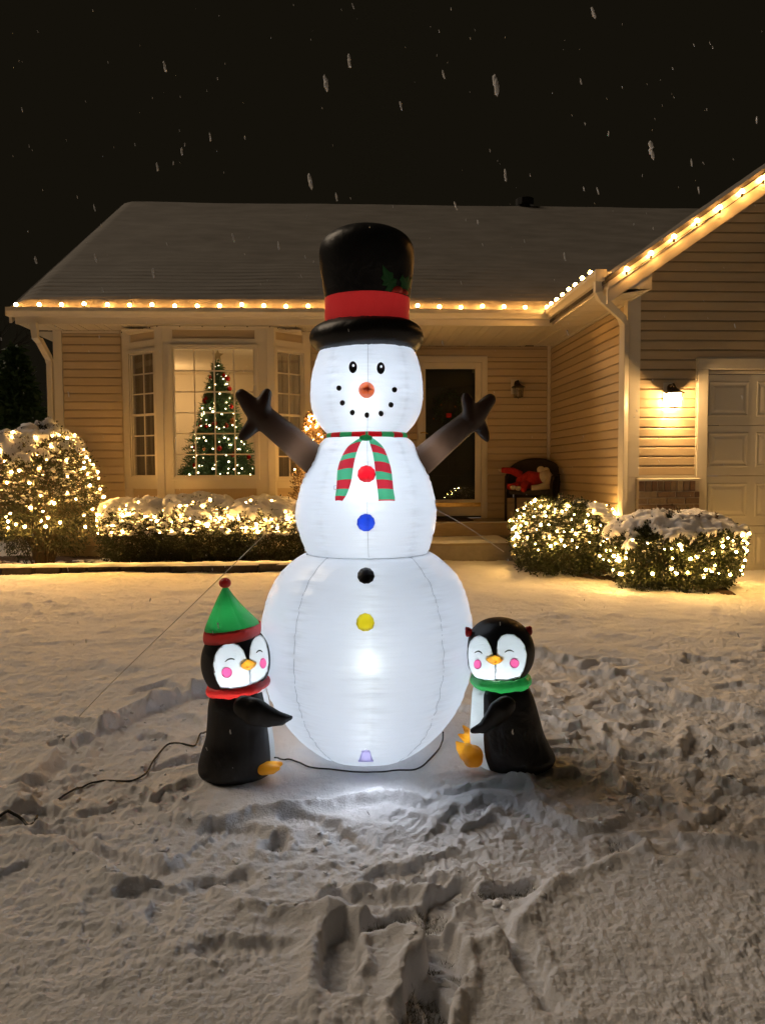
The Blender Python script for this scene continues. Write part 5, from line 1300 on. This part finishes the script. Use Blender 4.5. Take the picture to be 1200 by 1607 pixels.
# features
eye = []
for (x, y) in ((554, 576.5), (597, 578)):
    # printed eye with a clear round highlight the inner light shines through
    inn = ell(x+.6, y-2.6, 1.7, 2.1, 26); out = ell(x, y, 6.2, 9.3, 26); vs = []; rg = 6
    for k in range(rg+1):
        for a_, b_ in zip(inn, out): h = hit(trh, a_[0]+(b_[0]-a_[0])*k/rg, a_[1]+(b_[1]-a_[1])*k/rg); vs.append(h[0]+h[1]*.004)
    mb = MB(); mb.add(vs, [(k*26+q, k*26+(q+1) % 26, (k+1)*26+(q+1) % 26, (k+1)*26+q) for k in range(rg) for q in range(26)]); mb.build('eye', M['print_black'], snowman, True)
for (x, y) in ((532, 609), (537.5, 632), (553, 647), (575.5, 651), (597.5, 648.5), (613, 635), (618.5, 611.5)): patch('mouth_dot', trh, ell(x, y, 3.7, 4.2, 16), 'print_black', snowman, .004, rings=3)
nz_ = patch('nose', trh, ell(575, 612, 12.4, 12.4, 28), 'nose', snowman, .004, .045, 9)
for (x, y, rx, ry, m_, nm) in buttons:
    o = patch('button', trm if y < 866 else trl, ell(x, y, rx, ry, 60, 0, .022, 11), m_, snowman, .004, .014, 7); tag(o, nm+' button')
# scarf tails
def tail(rows, tree_, label):
    rows = catmull(rows, 26); acc = 0; segs = []; vs = []; fs = []; mats = []
    prev = None
    for k, (x, y, w, dx) in enumerate(rows):
        for s in (-1, -.33, .33, 1):
            h = hit(tree_, x+s*w/2, y+dx*s)
            h = h or prev; prev = h; vs.append(h[0]+h[1]*(.011+.004*math.cos(s*3)+.004*math.sin(k*.6)))
        for s in (-1, -.33, .33, 1):
            h = hit(tree_, x+s*w/2, y+dx*s) or prev; vs.append(h[0]+h[1]*.003)
        if k: acc += math.hypot(rows[k][0]-rows[k-1][0], rows[k][1]-rows[k-1][1])
        if k:
            b0 = (k-1)*8; b1 = k*8
            for q in range(3): fs.append((b0+q, b1+q, b1+q+1, b0+q+1)); mats.append(int(acc//14.2) % 2)
            fs.append((b0, b0+4, b1+4, b1)); fs.append((b0+3, b1+3, b1+7, b0+7)); mats += [mats[-1]]*2
    mb = MB(); mb.add(vs, fs); o = mb.build('scarf_tail', M['stripe_green'], snowman, True); o.data.materials.append(M['stripe_red'])
    for p, m_ in zip(o.data.polygons, mats): p.material_index = m_
    tag(o, label)
    return o
tl = tail([(566, 691, 9, 0), (556, 699, 20, -4), (548, 714, 23, -3), (543, 735, 23, -2), (540, 757, 22, -1), (536, 775, 17, 0), (532.5, 786.5, 10, 0)], trm, 'left scarf tail')
tail([(583, 691, 9, 0), (590, 699, 20, 4), (596, 714, 23, 3), (600, 735, 24, 2), (603, 757, 25, 1), (605, 775, 24.5, 0), (606, 786.5, 24.5, 0)], trm, 'right scarf tail')
h = hit(trm, 575, 691) or hit(trh, 575, 684); k_ = P(574, 687, h[0].y-.02); mb = MB(); mb.ball(k_, .030, .018, .014, 16, 10); mb.build('scarf_knot', M['stripe_green'], snowman, True)
tg = [hit(trm, a, b) for a, b in ((529, 763), (525.5, 763), (525.5, 769), (529, 769))]; mb = MB(); mb.tube([h[0]+h[1]*.008 for h in tg], .0012, 5); mb.build('label_loop', M['seam'], tl)
# little flap and stake at the base
patch('base_flap', trl, [(568, 1178), (580, 1178), (584, 1191), (586, 1194), (562, 1194), (564, 1191)], 'flap', snowman, .006, .004, 4)
bl_ = bpy.data.lights.new('added_spill_light', 'SPOT'); bl_.energy = 2.0; bl_.color = (.82, .88, 1.0); bl_.spot_size = math.radians(165); bl_.spot_blend = .5; bl_.shadow_soft_size = .10  # added spotlight, no real lamp here; spills white onto the snow in front
bo_ = bpy.data.objects.new('added_spill_light', bl_); C.objects.link(bo_); bo_.parent = snowman; bo_.location = Vector((SMX, P(574, 1186, 3.42).y-.20, hz_at(SMX, 3.3)+.24))-world_off(snowman)
bo_.rotation_euler = Vector((0, -1, -.75)).to_track_quat('-Z', 'Y').to_euler()
# hat
hat_prof = [(356, 560, 590), (357.5, 548, 602), (362, 532, 618), (370, 516, 634), (381, 505, 644.5), (396, 500.5, 649), (415, 501, 649), (440, 504.5, 646.5), (471, 509.5, 642.5)]
V, F, (nvh, nuh, ah) = loft(hat_prof, YS, .97, 120, 60, (math.radians(-90), math.radians(90), 0, math.pi), .006, 0); 
k = len(V); V = np.vstack([V, V[:nuh].mean(0)]); trhat = bvh(V[:-1], F)
capF = np.array([(k, (i+1) % nuh, i, i) for i in range(nuh)])
hatm = np_mesh('top_hat', V[:-1], F, M['nylon_black'], snowman, True)
mb = MB(); mb.add([tuple(v) for v in V[:nuh]]+[tuple(V[:nuh].mean(0)+np.array([0, 0, .004]))], [(nuh, (i+1) % nuh, i) for i in range(nuh)]); mb.build('crown_top', M['nylon_black'], hatm, True)
V, F, _ = loft([(470.5, 509.0, 643), (480, 509.5, 642.3), (492, 509.5, 641.8), (512, 509, 642)], YS, .97, 120, 16); np_mesh('hat_band', V, F, M['nylon_red'], hatm, True)
# brim: a fat soft ring with gathers
A = P(575, 531, YS); ru = P(576, 531, YS).x-P(575, 531, YS).x
mb = MB(); nb_, mb_ = 120, 22; vs = []
for i in range(nb_):
    a = 2*math.pi*i/nb_
    for j in range(mb_):
        b = 2*math.pi*j/mb_; gth = 1+.030*math.sin(i*1.9+math.sin(i*.7)*2)*(1 if math.cos(b) < .2 else .3)
        rr_ = (66+23.5*math.cos(b)*1.0)*ru; zz = 22.0*math.sin(b)*ru*gth
        vs.append((A.x+rr_*math.cos(a), YS+rr_*.97*math.sin(a), A.z+zz-.006*(math.cos(b) > .3)*math.sin(a*2)))
mb.add(vs, [(i*mb_+j, ((i+1) % nb_)*mb_+j, ((i+1) % nb_)*mb_+(j+1) % mb_, i*mb_+(j+1) % mb_) for i in range(nb_) for j in range(mb_)]); mb.build('brim', M['nylon_black'], hatm, True)
# holly on the hat
lf1 = [(626, 462), (618, 461), (612, 466), (611, 458), (604, 455), (607, 449), (599, 447), (602, 441), (597, 436), (601, 431), (600, 424), (600, 416), (606, 422), (611, 427), (616, 428), (616, 436), (622, 438), (620, 446), (626, 450)]
lf2 = [(626, 470), (630, 459), (627, 452), (629, 444), (627, 438), (631, 431), (634, 437), (640, 433), (641, 439), (646, 434), (643, 444), (645, 452), (639, 455), (640, 463), (633, 462)]
lf3 = [(622, 480), (617, 474), (620, 466), (627, 464), (630, 471), (628, 478)]
for L in (lf1, lf2): patch('holly_leaf', trhat, L, 'holly', hatm, .004, .004, 3, False)
for (x, y, r) in ((622, 456, 7.5), (630.5, 460, 6.8), (625, 467, 7.0)): patch('holly_berry', trhat, ell(x, y, r, r, 18), 'holly_red', hatm, .010, .014, 5)
# arms
def soft(name, strands, mat, parent, vox=.008, flat=None, it=8, label=None):
    mb = MB()
    for pts, rad in strands:
        pts = [Vector(p) for p in pts]; mb.tube(pts, rad, 14)
        for p, r in zip(pts, rad): mb.ball(p, r*.985, (r*.985), None, 14, 8)
    if flat:
        cy, f = flat; mb.v = [(v[0], cy+(v[1]-cy)*f, v[2]) for v in mb.v]
    o = mb.build(name, M[mat], parent, True); m1 = o.modifiers.new('blend', 'REMESH'); m1.mode = 'VOXEL'; m1.voxel_size = vox; m1.use_smooth_shade = True
    m2 = o.modifiers.new('smooth', 'SMOOTH'); m2.iterations = it; m2.factor = .6
    if label: tag(o, label)
    return o
def S(pxs, Y): return [P(a, b, Y) for a, b in pxs]
u_ = ru
soft('arm', [(S([(508, 735), (486, 716), (455, 689), (428, 667), (410, 652)], 3.68), [25*u_, 24*u_, 22*u_, 20.5*u_, 19.5*u_]), (S([(412, 654), (396, 640), (386, 628), (379, 620)], 3.67), [19*u_, 16*u_, 13*u_, 10.5*u_]),
             (S([(409, 652), (413, 634), (418, 619), (419.5, 616)], 3.66), [15*u_, 12*u_, 9*u_, 7.5*u_]), (S([(408, 656), (394, 671), (385, 681), (381, 685)], 3.68), [15*u_, 12*u_, 10*u_, 8*u_])], 'nylon_brown', snowman, label='brown branch arm at the left')
soft('arm', [(S([(645, 738), (668, 718), (700, 690), (728, 667), (742, 656)], 3.68), [24*u_, 22.5*u_, 20.5*u_, 18.5*u_, 18*u_]), (S([(742, 656), (755, 643), (764, 632), (769, 627)], 3.67), [18*u_, 14*u_, 11.5*u_, 10*u_]),
             (S([(740, 658), (736, 640), (732, 626), (730.5, 622)], 3.65), [14*u_, 11.5*u_, 9.5*u_, 7.5*u_]), (S([(744, 656), (755, 672), (761, 684), (764, 690)], 3.69), [14*u_, 11*u_, 8*u_, 5*u_])], 'nylon_brown', snowman, label='brown branch arm at the right')
# the lamps inside
COOL = (.86, .94, 1.0)
cz = lambda py: P(575, py, YS).z
LED = [(610, 0, 5.5, .04), (775, 0, 6.5, .04), (705, -.10, .8, .03), (1000, .05, 15, .05), (490, 0, 1.6, .03), (1165, -.05, .6, .03)]
def front_r(py):
    for prof in (head, midp, low):
        ys_ = [q[0] for q in prof]
        if ys_[0] <= py <= ys_[-1]: return float(np.interp(py, ys_, [(q[2]-q[1])/2 for q in prof]))*ru0*.97
ru0 = P(576, 531, YS).x-P(575, 531, YS).x
for py in list(range(588, 672, 20))+list(range(714, 852, 22))+list(range(890, 1150, 22)): LED.append((py, -(front_r(py)-.065), .085, .012))
for py, w_ in ((640, .34), (772, .38), (1003, .34)): LED.append((py, -(front_r(py)-.05), w_, .008))
for (py, dy, w, r) in LED:
    lamp('led_and_fill', (SMX, YS+dy, cz(py)), w*.28, COOL if dy > -.15 else (1, 1, .84), r, snowman)

for (x, y) in ((472, 703), (680, 706)): lamp('led_and_fill', P(x, y, 3.68), .16, (1, .93, .85), .02, snowman)  # added lamps that lighten the arms near the shoulders
# ------------------------------------------------------------------ penguins
def penguin(name, label, Y, body, head_c, head_r, scarf, smat, patches, beak, cheeks, eyes, wing, feet, belly, flip, lampw):
    gz_ = gy(Y-.1); bx = sum(body[-2][1:3])/2
    t = thing(name, (P(bx, body[-1][0], Y).x, Y, P(bx, body[-1][0], Y).z), label, 'inflatable penguin', 'inflatable penguins')
    V, F, (nv, nu, a) = loft(body, Y, .92, 120, 70, (math.radians(-90+25*flip), math.radians(90)), .010, .010)
    az = np.degrees(np.tile(a, nv-1)); az = (az+180) % 360-180; col = F[:, 0] % nu; azc = (np.degrees(a[col])+180) % 360-180
    d = np.abs((azc-belly[0]+180) % 360-180) < belly[1]
    np_mesh('body', V, F[~d], M['nylon_black'], t, True); o = np_mesh('belly', V, F[d], M['nylon'], t, True)
    # head
    hx, hy, rx, ry = head_c[0], head_c[1], head_r[0], head_r[1]
    rings = [(hy-ry*math.cos(q), hx-rx*max(.02, math.sin(q)**.88), hx+rx*max(.02, math.sin(q)**.88)) for q in np.linspace(.02, math.pi*.86, 26)]
    V, F, (nv, nu, a) = loft(rings, Y, .92, 180, 110, (math.radians(-90+8*flip), math.radians(90)), .008, .006, smooth=True)
    tr = bvh(V, F); hf = F
    cenx, ceny = proj_np(V[F].mean(1)); keep = np.ones(len(F), bool); fr = V[F].mean(1)[:, 1] < Y
    def inside(px, py, poly, shrink):
        c = np.mean(poly, 0); q = [(c[0]+(x-c[0])*shrink, c[1]+(y-c[1])*shrink) for x, y in poly]; ins = np.zeros(len(px), bool); n = len(q)
        for i in range(n):
            ax, ay = q[i]; bx_, by = q[(i+1) % n]; ins ^= ((ay > py) != (by > py)) & (px < (bx_-ax)*(py-ay)/(by-ay+1e-12)+ax)
        return ins
    for pl in patches: keep &= ~(inside(cenx, ceny, pl, .95) & fr)
    top = V[F].mean(1)[:, 2]
    zc1 = P(hx, hy+36, Y).z; zc2 = P(hx, hy-44, Y).z; keep &= (top > zc1); keep &= (top < zc2) if flip > 0 else True
    hd = np_mesh('head', V, F[keep], M['nylon_black'], t, True)
    for pl in patches: patch('face_patch', tr, pl, 'nylon', t, .002, .004, 26, holes=cheeks)
    for c in cheeks: patch('cheek', tr, ell(*c, 20), 'print_pink', t, .0075, rings=3)
    for (x, y, w, sl) in eyes:
        pts = [hit(tr, x+w*k, y+3.0*abs(k)**2-sl*k) for k in (-1, -.6, -.2, .2, .6, 1)]; mb = MB(); mb.tube([h[0]+h[1]*.009 for h in pts], [.0016, .0028, .0034, .0034, .0028, .0016], 6); mb.build('closed_eye', M['print_black'], t, True)
    # beak
    bxp, byp, bw, bh = beak; h = hit(tr, bxp, byp); c = h[0]; s = .00288; mb = MB(); nrm = (h[1]+Vector((0, -1.2, 0))).normalized(); vs = []; nn = 24; mm = 10
    sidev = Vector((1, 0, 0)); sidev = (sidev-nrm*sidev.dot(nrm)).normalized(); upv = nrm.cross(sidev)*-1
    for j in range(mm+1):
        tt = j/mm; k = (1-tt**1.6)
        for i in range(nn):
            a_ = 2*math.pi*i/nn; cx_ = abs(math.cos(a_))**1.25*math.copysign(1, math.cos(a_)); cy_ = math.sin(a_)*(1-.25*abs(math.cos(a_)))
            vs.append(c+sidev*(cx_*bw*s*k)+upv*(cy_*bh*s*k)+nrm*(-.012+.055*tt))
    mb.add(vs, [(j*nn+i, j*nn+(i+1) % nn, (j+1)*nn+(i+1) % nn, (j+1)*nn+i) for j in range(mm) for i in range(nn)]); mb.build('beak', M['nylon_orange'], t, True)
    lamp('led_and_fill', c+nrm*.016, .014, (1, .95, .85), .006, t)  # added lamp so the beak glows from within
    mb = MB(); mb.tube([c+sidev*(q*bw*s)+nrm*(.012+.035*(1-q*q))-upv*(.004*(1-q*q)) for q in (-1, -.6, -.2, .2, .6, 1)], .0014, 5); 
    # scarf roll
    sy, x0, x1, r, tl_ = scarf; A = P(x0, sy, Y); B = P(x1, sy, Y); cc_ = (A+B)/2; Rr = (B-A).length/2; mb = MB(); vs = []; n1, n2 = 90, 14
    for i in range(n1):
        a_ = 2*math.pi*i/n1; bul = 1+.10*math.sin(a_*7+1)+.05*math.sin(a_*17)
        for j in range(n2):
            b_ = math.radians(-125+250*j/(n2-1)); q = Rr-r+r*math.cos(b_)*bul; vs.append((cc_.x+q*math.cos(a_), Y+q*.92*math.sin(a_), cc_.z+tl_*q*math.cos(a_)+r*1.05*math.sin(b_)*bul))
    mb.add(vs, [(i*n2+j, ((i+1) % n1)*n2+j, ((i+1) % n1)*n2+j+1, i*n2+j+1) for i in range(n1) for j in range(n2-1)]); mb.build('scarf', M[smat], t, True)
    pts, rad, wy = wing; soft('wing', [([P(x, y, wy_) for (x, y), wy_ in zip(pts, wy)], [q*.00285 for q in rad])], 'nylon_black', t, .006, (wy[1], .62), 5)
    for st in feet: soft('foot', [([P(x, y, yy) for (x, y, yy) in f_[0]], [q*.00285 for q in f_[1]]) for f_ in st], 'nylon_orange', t, .005, None, 3)
    for st in feet:
        for f_ in st[:1]: q = f_[0][len(f_[0])//2]; lamp('led_and_fill', P(*q), .014, (1, .95, .85), .01, t)  # added lamps inside the feet to brighten the orange cloth
    for (x, y, w, dy) in lampw: p = P(x, y, Y+dy); lamp('led_and_fill', p, w, (.92, 1, .95), .02, t)
    return t, tr
# left penguin: red and green bobble hat, red scarf
bodyL = [(1082, 334, 416), (1088, 331, 418), (1105, 327, 422), (1130, 325.5, 425), (1155, 323, 428.5), (1178, 316, 431), (1198, 311.5, 431), (1210, 313, 427), (1216, 322, 414), (1218, 345, 395)]
pL1 = [(363, 1009), (353, 1011), (343, 1018), (337, 1029), (334.5, 1043), (336, 1057), (340, 1069), (346, 1080), (362, 1081), (378, 1079), (392.8, 1075), (392.6, 1060), (391, 1045), (387, 1034), (382, 1021), (374, 1012)]
pL2 = [(408, 996.5), (401, 999), (395, 1006), (392, 1017), (391, 1032), (391.2, 1050), (391.2, 1075), (403, 1071), (413, 1064), (419, 1054), (421, 1040), (420, 1024), (417, 1009), (413, 1000)]
pl_, trL = penguin('inflatable_penguin', 'taller inflatable penguin with green and red bobble hat and red scarf, left of the snowman', 3.45, bodyL, (370, 1037), (54.5, 57), (1076, 323, 423, .024, .12), 'nylon_red', [pL1, pL2],
    (388.5, 1044, 13, 9), [(356.5, 1055, 8, 8), (411, 1041, 4.8, 8)], [(361, 1034, 7, 1.5), (405, 1021.5, 4.5, .5)],
    ([(384, 1108), (400, 1118), (420, 1125), (440, 1128), (456, 1125)], [18, 22, 17, 11, 4.5], [3.30, 3.27, 3.27, 3.28, 3.30]),
    [[([(412, 1206, 3.36), (428, 1203, 3.36), (440, 1199, 3.36)], [10, 8.5, 4]), ([(412, 1208, 3.34), (428, 1208, 3.33), (436, 1206, 3.33)], [9, 7, 4])]], (15, 42), 1,
    [(372, 1050, .75, 0), (366, 1064, .04, -.10), (372, 1078, .16, -.02), (372, 1140, .16, 0), (358, 970, .14, 0)])
hb = [(983, 321, 409), (988, 319.5, 409.5), (996, 319, 409.5), (1002, 320.5, 408)]
V, F, (nv, nu, a) = loft(hb, 3.45, .95, 100, 16, (math.radians(-95),), .01, .012, tilt=.13); hatL = np_mesh('bobble_hat', V, F, M['nylon_red'], pl_, True); tag(hatL, 'red hat band')
hc = [(921, 350, 357), (926, 347, 360), (938, 340.5, 368), (955, 332.5, 382), (970, 325.5, 396), (980, 321.5, 405), (986, 321, 408)]
V, F, (nv, nu, a) = loft(hc, 3.45, .95, 100, 50, [math.radians(q) for q in (-60, -120, 0, 60, 120, 180)], .03, .008, tilt=.10); np_mesh('hat_cone', V, F, M['nylon_green'], hatL, True)
p = P(353, 915, 3.45); mb = MB(); mb.ball(p, .027, .026, .023, 20, 12); mb.build('pompom', M['nylon_red'], hatL, True)
# right penguin: red earmuffs and green scarf
bodyR = [(1076, 746, 828), (1084, 742, 832), (1100, 740.5, 838), (1125, 739, 845), (1150, 737.5, 852), (1172, 738, 862), (1186, 742, 869), (1196, 748, 864), (1205, 757, 846), (1209, 775, 820)]
pR1 = [(752, 997), (744, 1000), (738, 1007), (735, 1018), (734.5, 1031), (736, 1045), (740, 1056), (746, 1064), (758, 1067), (777.6, 1068), (777.6, 1050), (774, 1030), (770, 1015), (763, 1002)]
pR2 = [(795, 995), (786, 998), (780.5, 1006), (779, 1018), (779, 1032), (777, 1050), (776.2, 1067), (795, 1068), (815, 1063), (821, 1053), (825, 1040), (826, 1028), (823, 1013), (815, 1002), (806, 996)]
pr_, trR = penguin('inflatable_penguin', 'shorter inflatable penguin with red earmuffs and green scarf, right of the snowman', 3.48, bodyR, (783.5, 1022), (54, 52.5), (1068, 738, 833, .025, .0), 'nylon_green', [pR1, pR2],
    (776, 1036, 13.5, 8.5), [(750.5, 1042, 5.6, 7.2), (806, 1040.5, 7, 7.2)], [(752, 1022, 5.5, -.4), (798, 1020.5, 6.8, .3)],
    ([(792, 1107), (783, 1117), (771, 1131), (757, 1143), (742, 1147)], [17, 18.5, 14, 9.5, 5.5], [3.31, 3.29, 3.28, 3.28, 3.29]),
    [[([(742, 1186, 3.38), (733, 1182, 3.36), (724, 1174, 3.36), (716, 1165, 3.36)], [17, 14, 9, 2.5]), ([(742, 1186, 3.38), (734, 1176, 3.35), (728, 1168, 3.35)], [14, 10, 2.5]), ([(745, 1192, 3.35), (738, 1194, 3.34)], [13, 11])],
     [([(746, 1172, 3.50), (733, 1160, 3.50), (720, 1153, 3.50)], [12, 8, 2.5]), ([(744, 1164, 3.52), (735, 1150, 3.52), (727, 1140, 3.52)], [11, 7, 2.5])]], (172, 48), -1,
    [(783, 1040, .75, 0), (776, 1055, .04, -.10), (783, 1066, .16, -.02), (770, 1130, .2, 0)])
for (x, y, sx) in ((733.5, 992, -1), (828, 991, 1)):
    c = P(x, y, 3.46); mb = MB()
    mb.ball(c, .021, .020, .023, 16, 10); mb.ball(c+Vector((sx*.008, 0, .012)), .012, .014, .013, 12, 8); mb.build('earmuff', M['nylon_red'], pr_, True)
p = P(325.5, 1096, 3.42); mb = MB(); mb.ball(p, .006, nu=8, nv=6)
# ------------------------------------------------------------------ cords and tethers
def cord(name, pxs, mat, r, label, cat, lift=.006, ground=True, n=14):
    pts = []
    for q in pxs:
        if len(q) == 2: g = G(*q); pts.append(Vector((g.x, g.y, hz_at(g.x, g.y)+lift)))
        else: pts.append(P(*q))
    C_ = catmull([tuple(p) for p in pts], n*len(pts)); 
    if ground:
        for c in C_:
            hz_ = hz_at(c[0], c[1])
            if c[2] < hz_+lift+.02: c[2] = max(hz_+.002, .5*(hz_at(c[0]-.04, c[1])+hz_at(c[0]+.04, c[1]))+lift)
        K = np.ones(9)/9; zz = np.pad(C_[:, 2], 4, 'edge'); C_[:, 2] = np.maximum(np.convolve(zz, K, 'valid'), C_[:, 2]-.004)
    mb = MB(); mb.tube([tuple(c) for c in C_], r, 6); o = mb.build(name, M[mat], None, True); tag(o, label, cat); return o
cord('power_cord', [(326, 1146, 3.42), (316, 1152), (305, 1167), (285, 1163), (262, 1161), (240, 1186), (225, 1206), (196, 1216), (160, 1214), (133, 1219), (112, 1233), (88, 1246)], 'cord', .0045, 'thin black power cord running over the snow from the left penguin', 'cord')
cord('power_cord', [(431, 1188, 3.42), (447, 1188), (466, 1191), (487, 1200), (520, 1204), (555, 1207), (590, 1206), (625, 1203), (655, 1202), (672, 1190), (688, 1173), (694, 1160), (695, 1148, 3.62)], 'cord', .004, 'thin black cord curving over the snow in front of the snowman', 'cord', lift=.008)
cord('extension_cord', [(-30, 1290), (-5, 1283), (15, 1279), (35, 1281), (45, 1288), (54, 1278), (58, 1270)], 'cord', .006, 'black extension cord end lying in a hollow at the left edge', 'cord', lift=.012)
cord('tether_line', [(430, 826, 3.75), (258, 995, 3.3), (85, 1166, 2.9)] if False else [(470, 806, 3.70), (430, 826, 3.74), (300, 951, 3.9), (170, 1077, 4.06), (84, 1168, 4.17)], 'line', .0022, 'pale tether line stretched from the snowman down to the snow at the left', 'tether', ground=False)
cord('tether_line', [(684, 799, 3.72), (700, 808, 3.8), (725, 822, 3.95), (750, 838, 4.1), (790, 866, 4.35)], 'line', .0022, 'pale tether line running down from the right side of the snowman', 'tether', ground=False)
# ================================================================== FALLING SNOW
cc = []; cr = []
V = []; F = []; iv, iF = ico_np(1)
def flake(p, s, ax, k):
    d = Vector(ax).normalized(); q = d.to_track_quat('Z', 'Y').to_matrix(); 
    for m in range(3):
        v = iv*(1+.5*rng.standard_normal((len(iv), 1))*.4)*np.array([s*.55, s*.4, s*(1.1)]); v = v+np.array([rng.normal(0, s*.25), 0, (m-1)*s*.9]); v = v @ np.array(q).T+np.array(p); F.append(iF+sum(len(z) for z in V)); V.append(v)
for (px, py, s) in [(511, 130, 5.5), (778, 134, 6), (1021, 236, 5), (487, 285, 4.5), (548, 96, 3.5), (258, 103, 3), (793, 275, 3), (629, 165, 2.5), (696, 118, 2.5), (931, 19, 3.2), (330, 215, 2.2), (285, 237, 2.2), (715, 323, 2.4), (938, 300, 2), (437, 385, 2.4), (886, 403, 2.4), (150, 405, 2.4), (56, 408, 2.2), (366, 373, 2.4), (240, 428, 2.6), (1096, 298, 2), (1187, 188, 2), (1085, 255, 2), (528, 310, 2.4), (247, 262, 2.2)]:
    Y = rng.uniform(1.6, 3.0); k_ = Y/1208; flake(P(px, py, Y), s*k_*1.5, (rng.normal(-.18, .08), 0, 1), 0)
for i in range(520):
    Y = rng.uniform(1.2, 7.2)**1.0; px, py = rng.uniform(-60, 1260), rng.uniform(-40, 1300)
    p = P(px, py, Y)
    if p.z < g0(Y)+.1 or (395 < px < 755 and 540 < py < 1200): continue
    s = rng.uniform(.0014, .0042)*(.6+.4*min(1, Y/4)); flake(p, s, (rng.normal(-.22, .15), rng.normal(0, .1), 1), 0)
o = np_mesh('snowflakes', np.concatenate(V), np.concatenate(F), M['snowcap'], None, True); tag(o, 'scattered clumped snowflakes falling through the night air', 'snowflakes', kind='stuff')
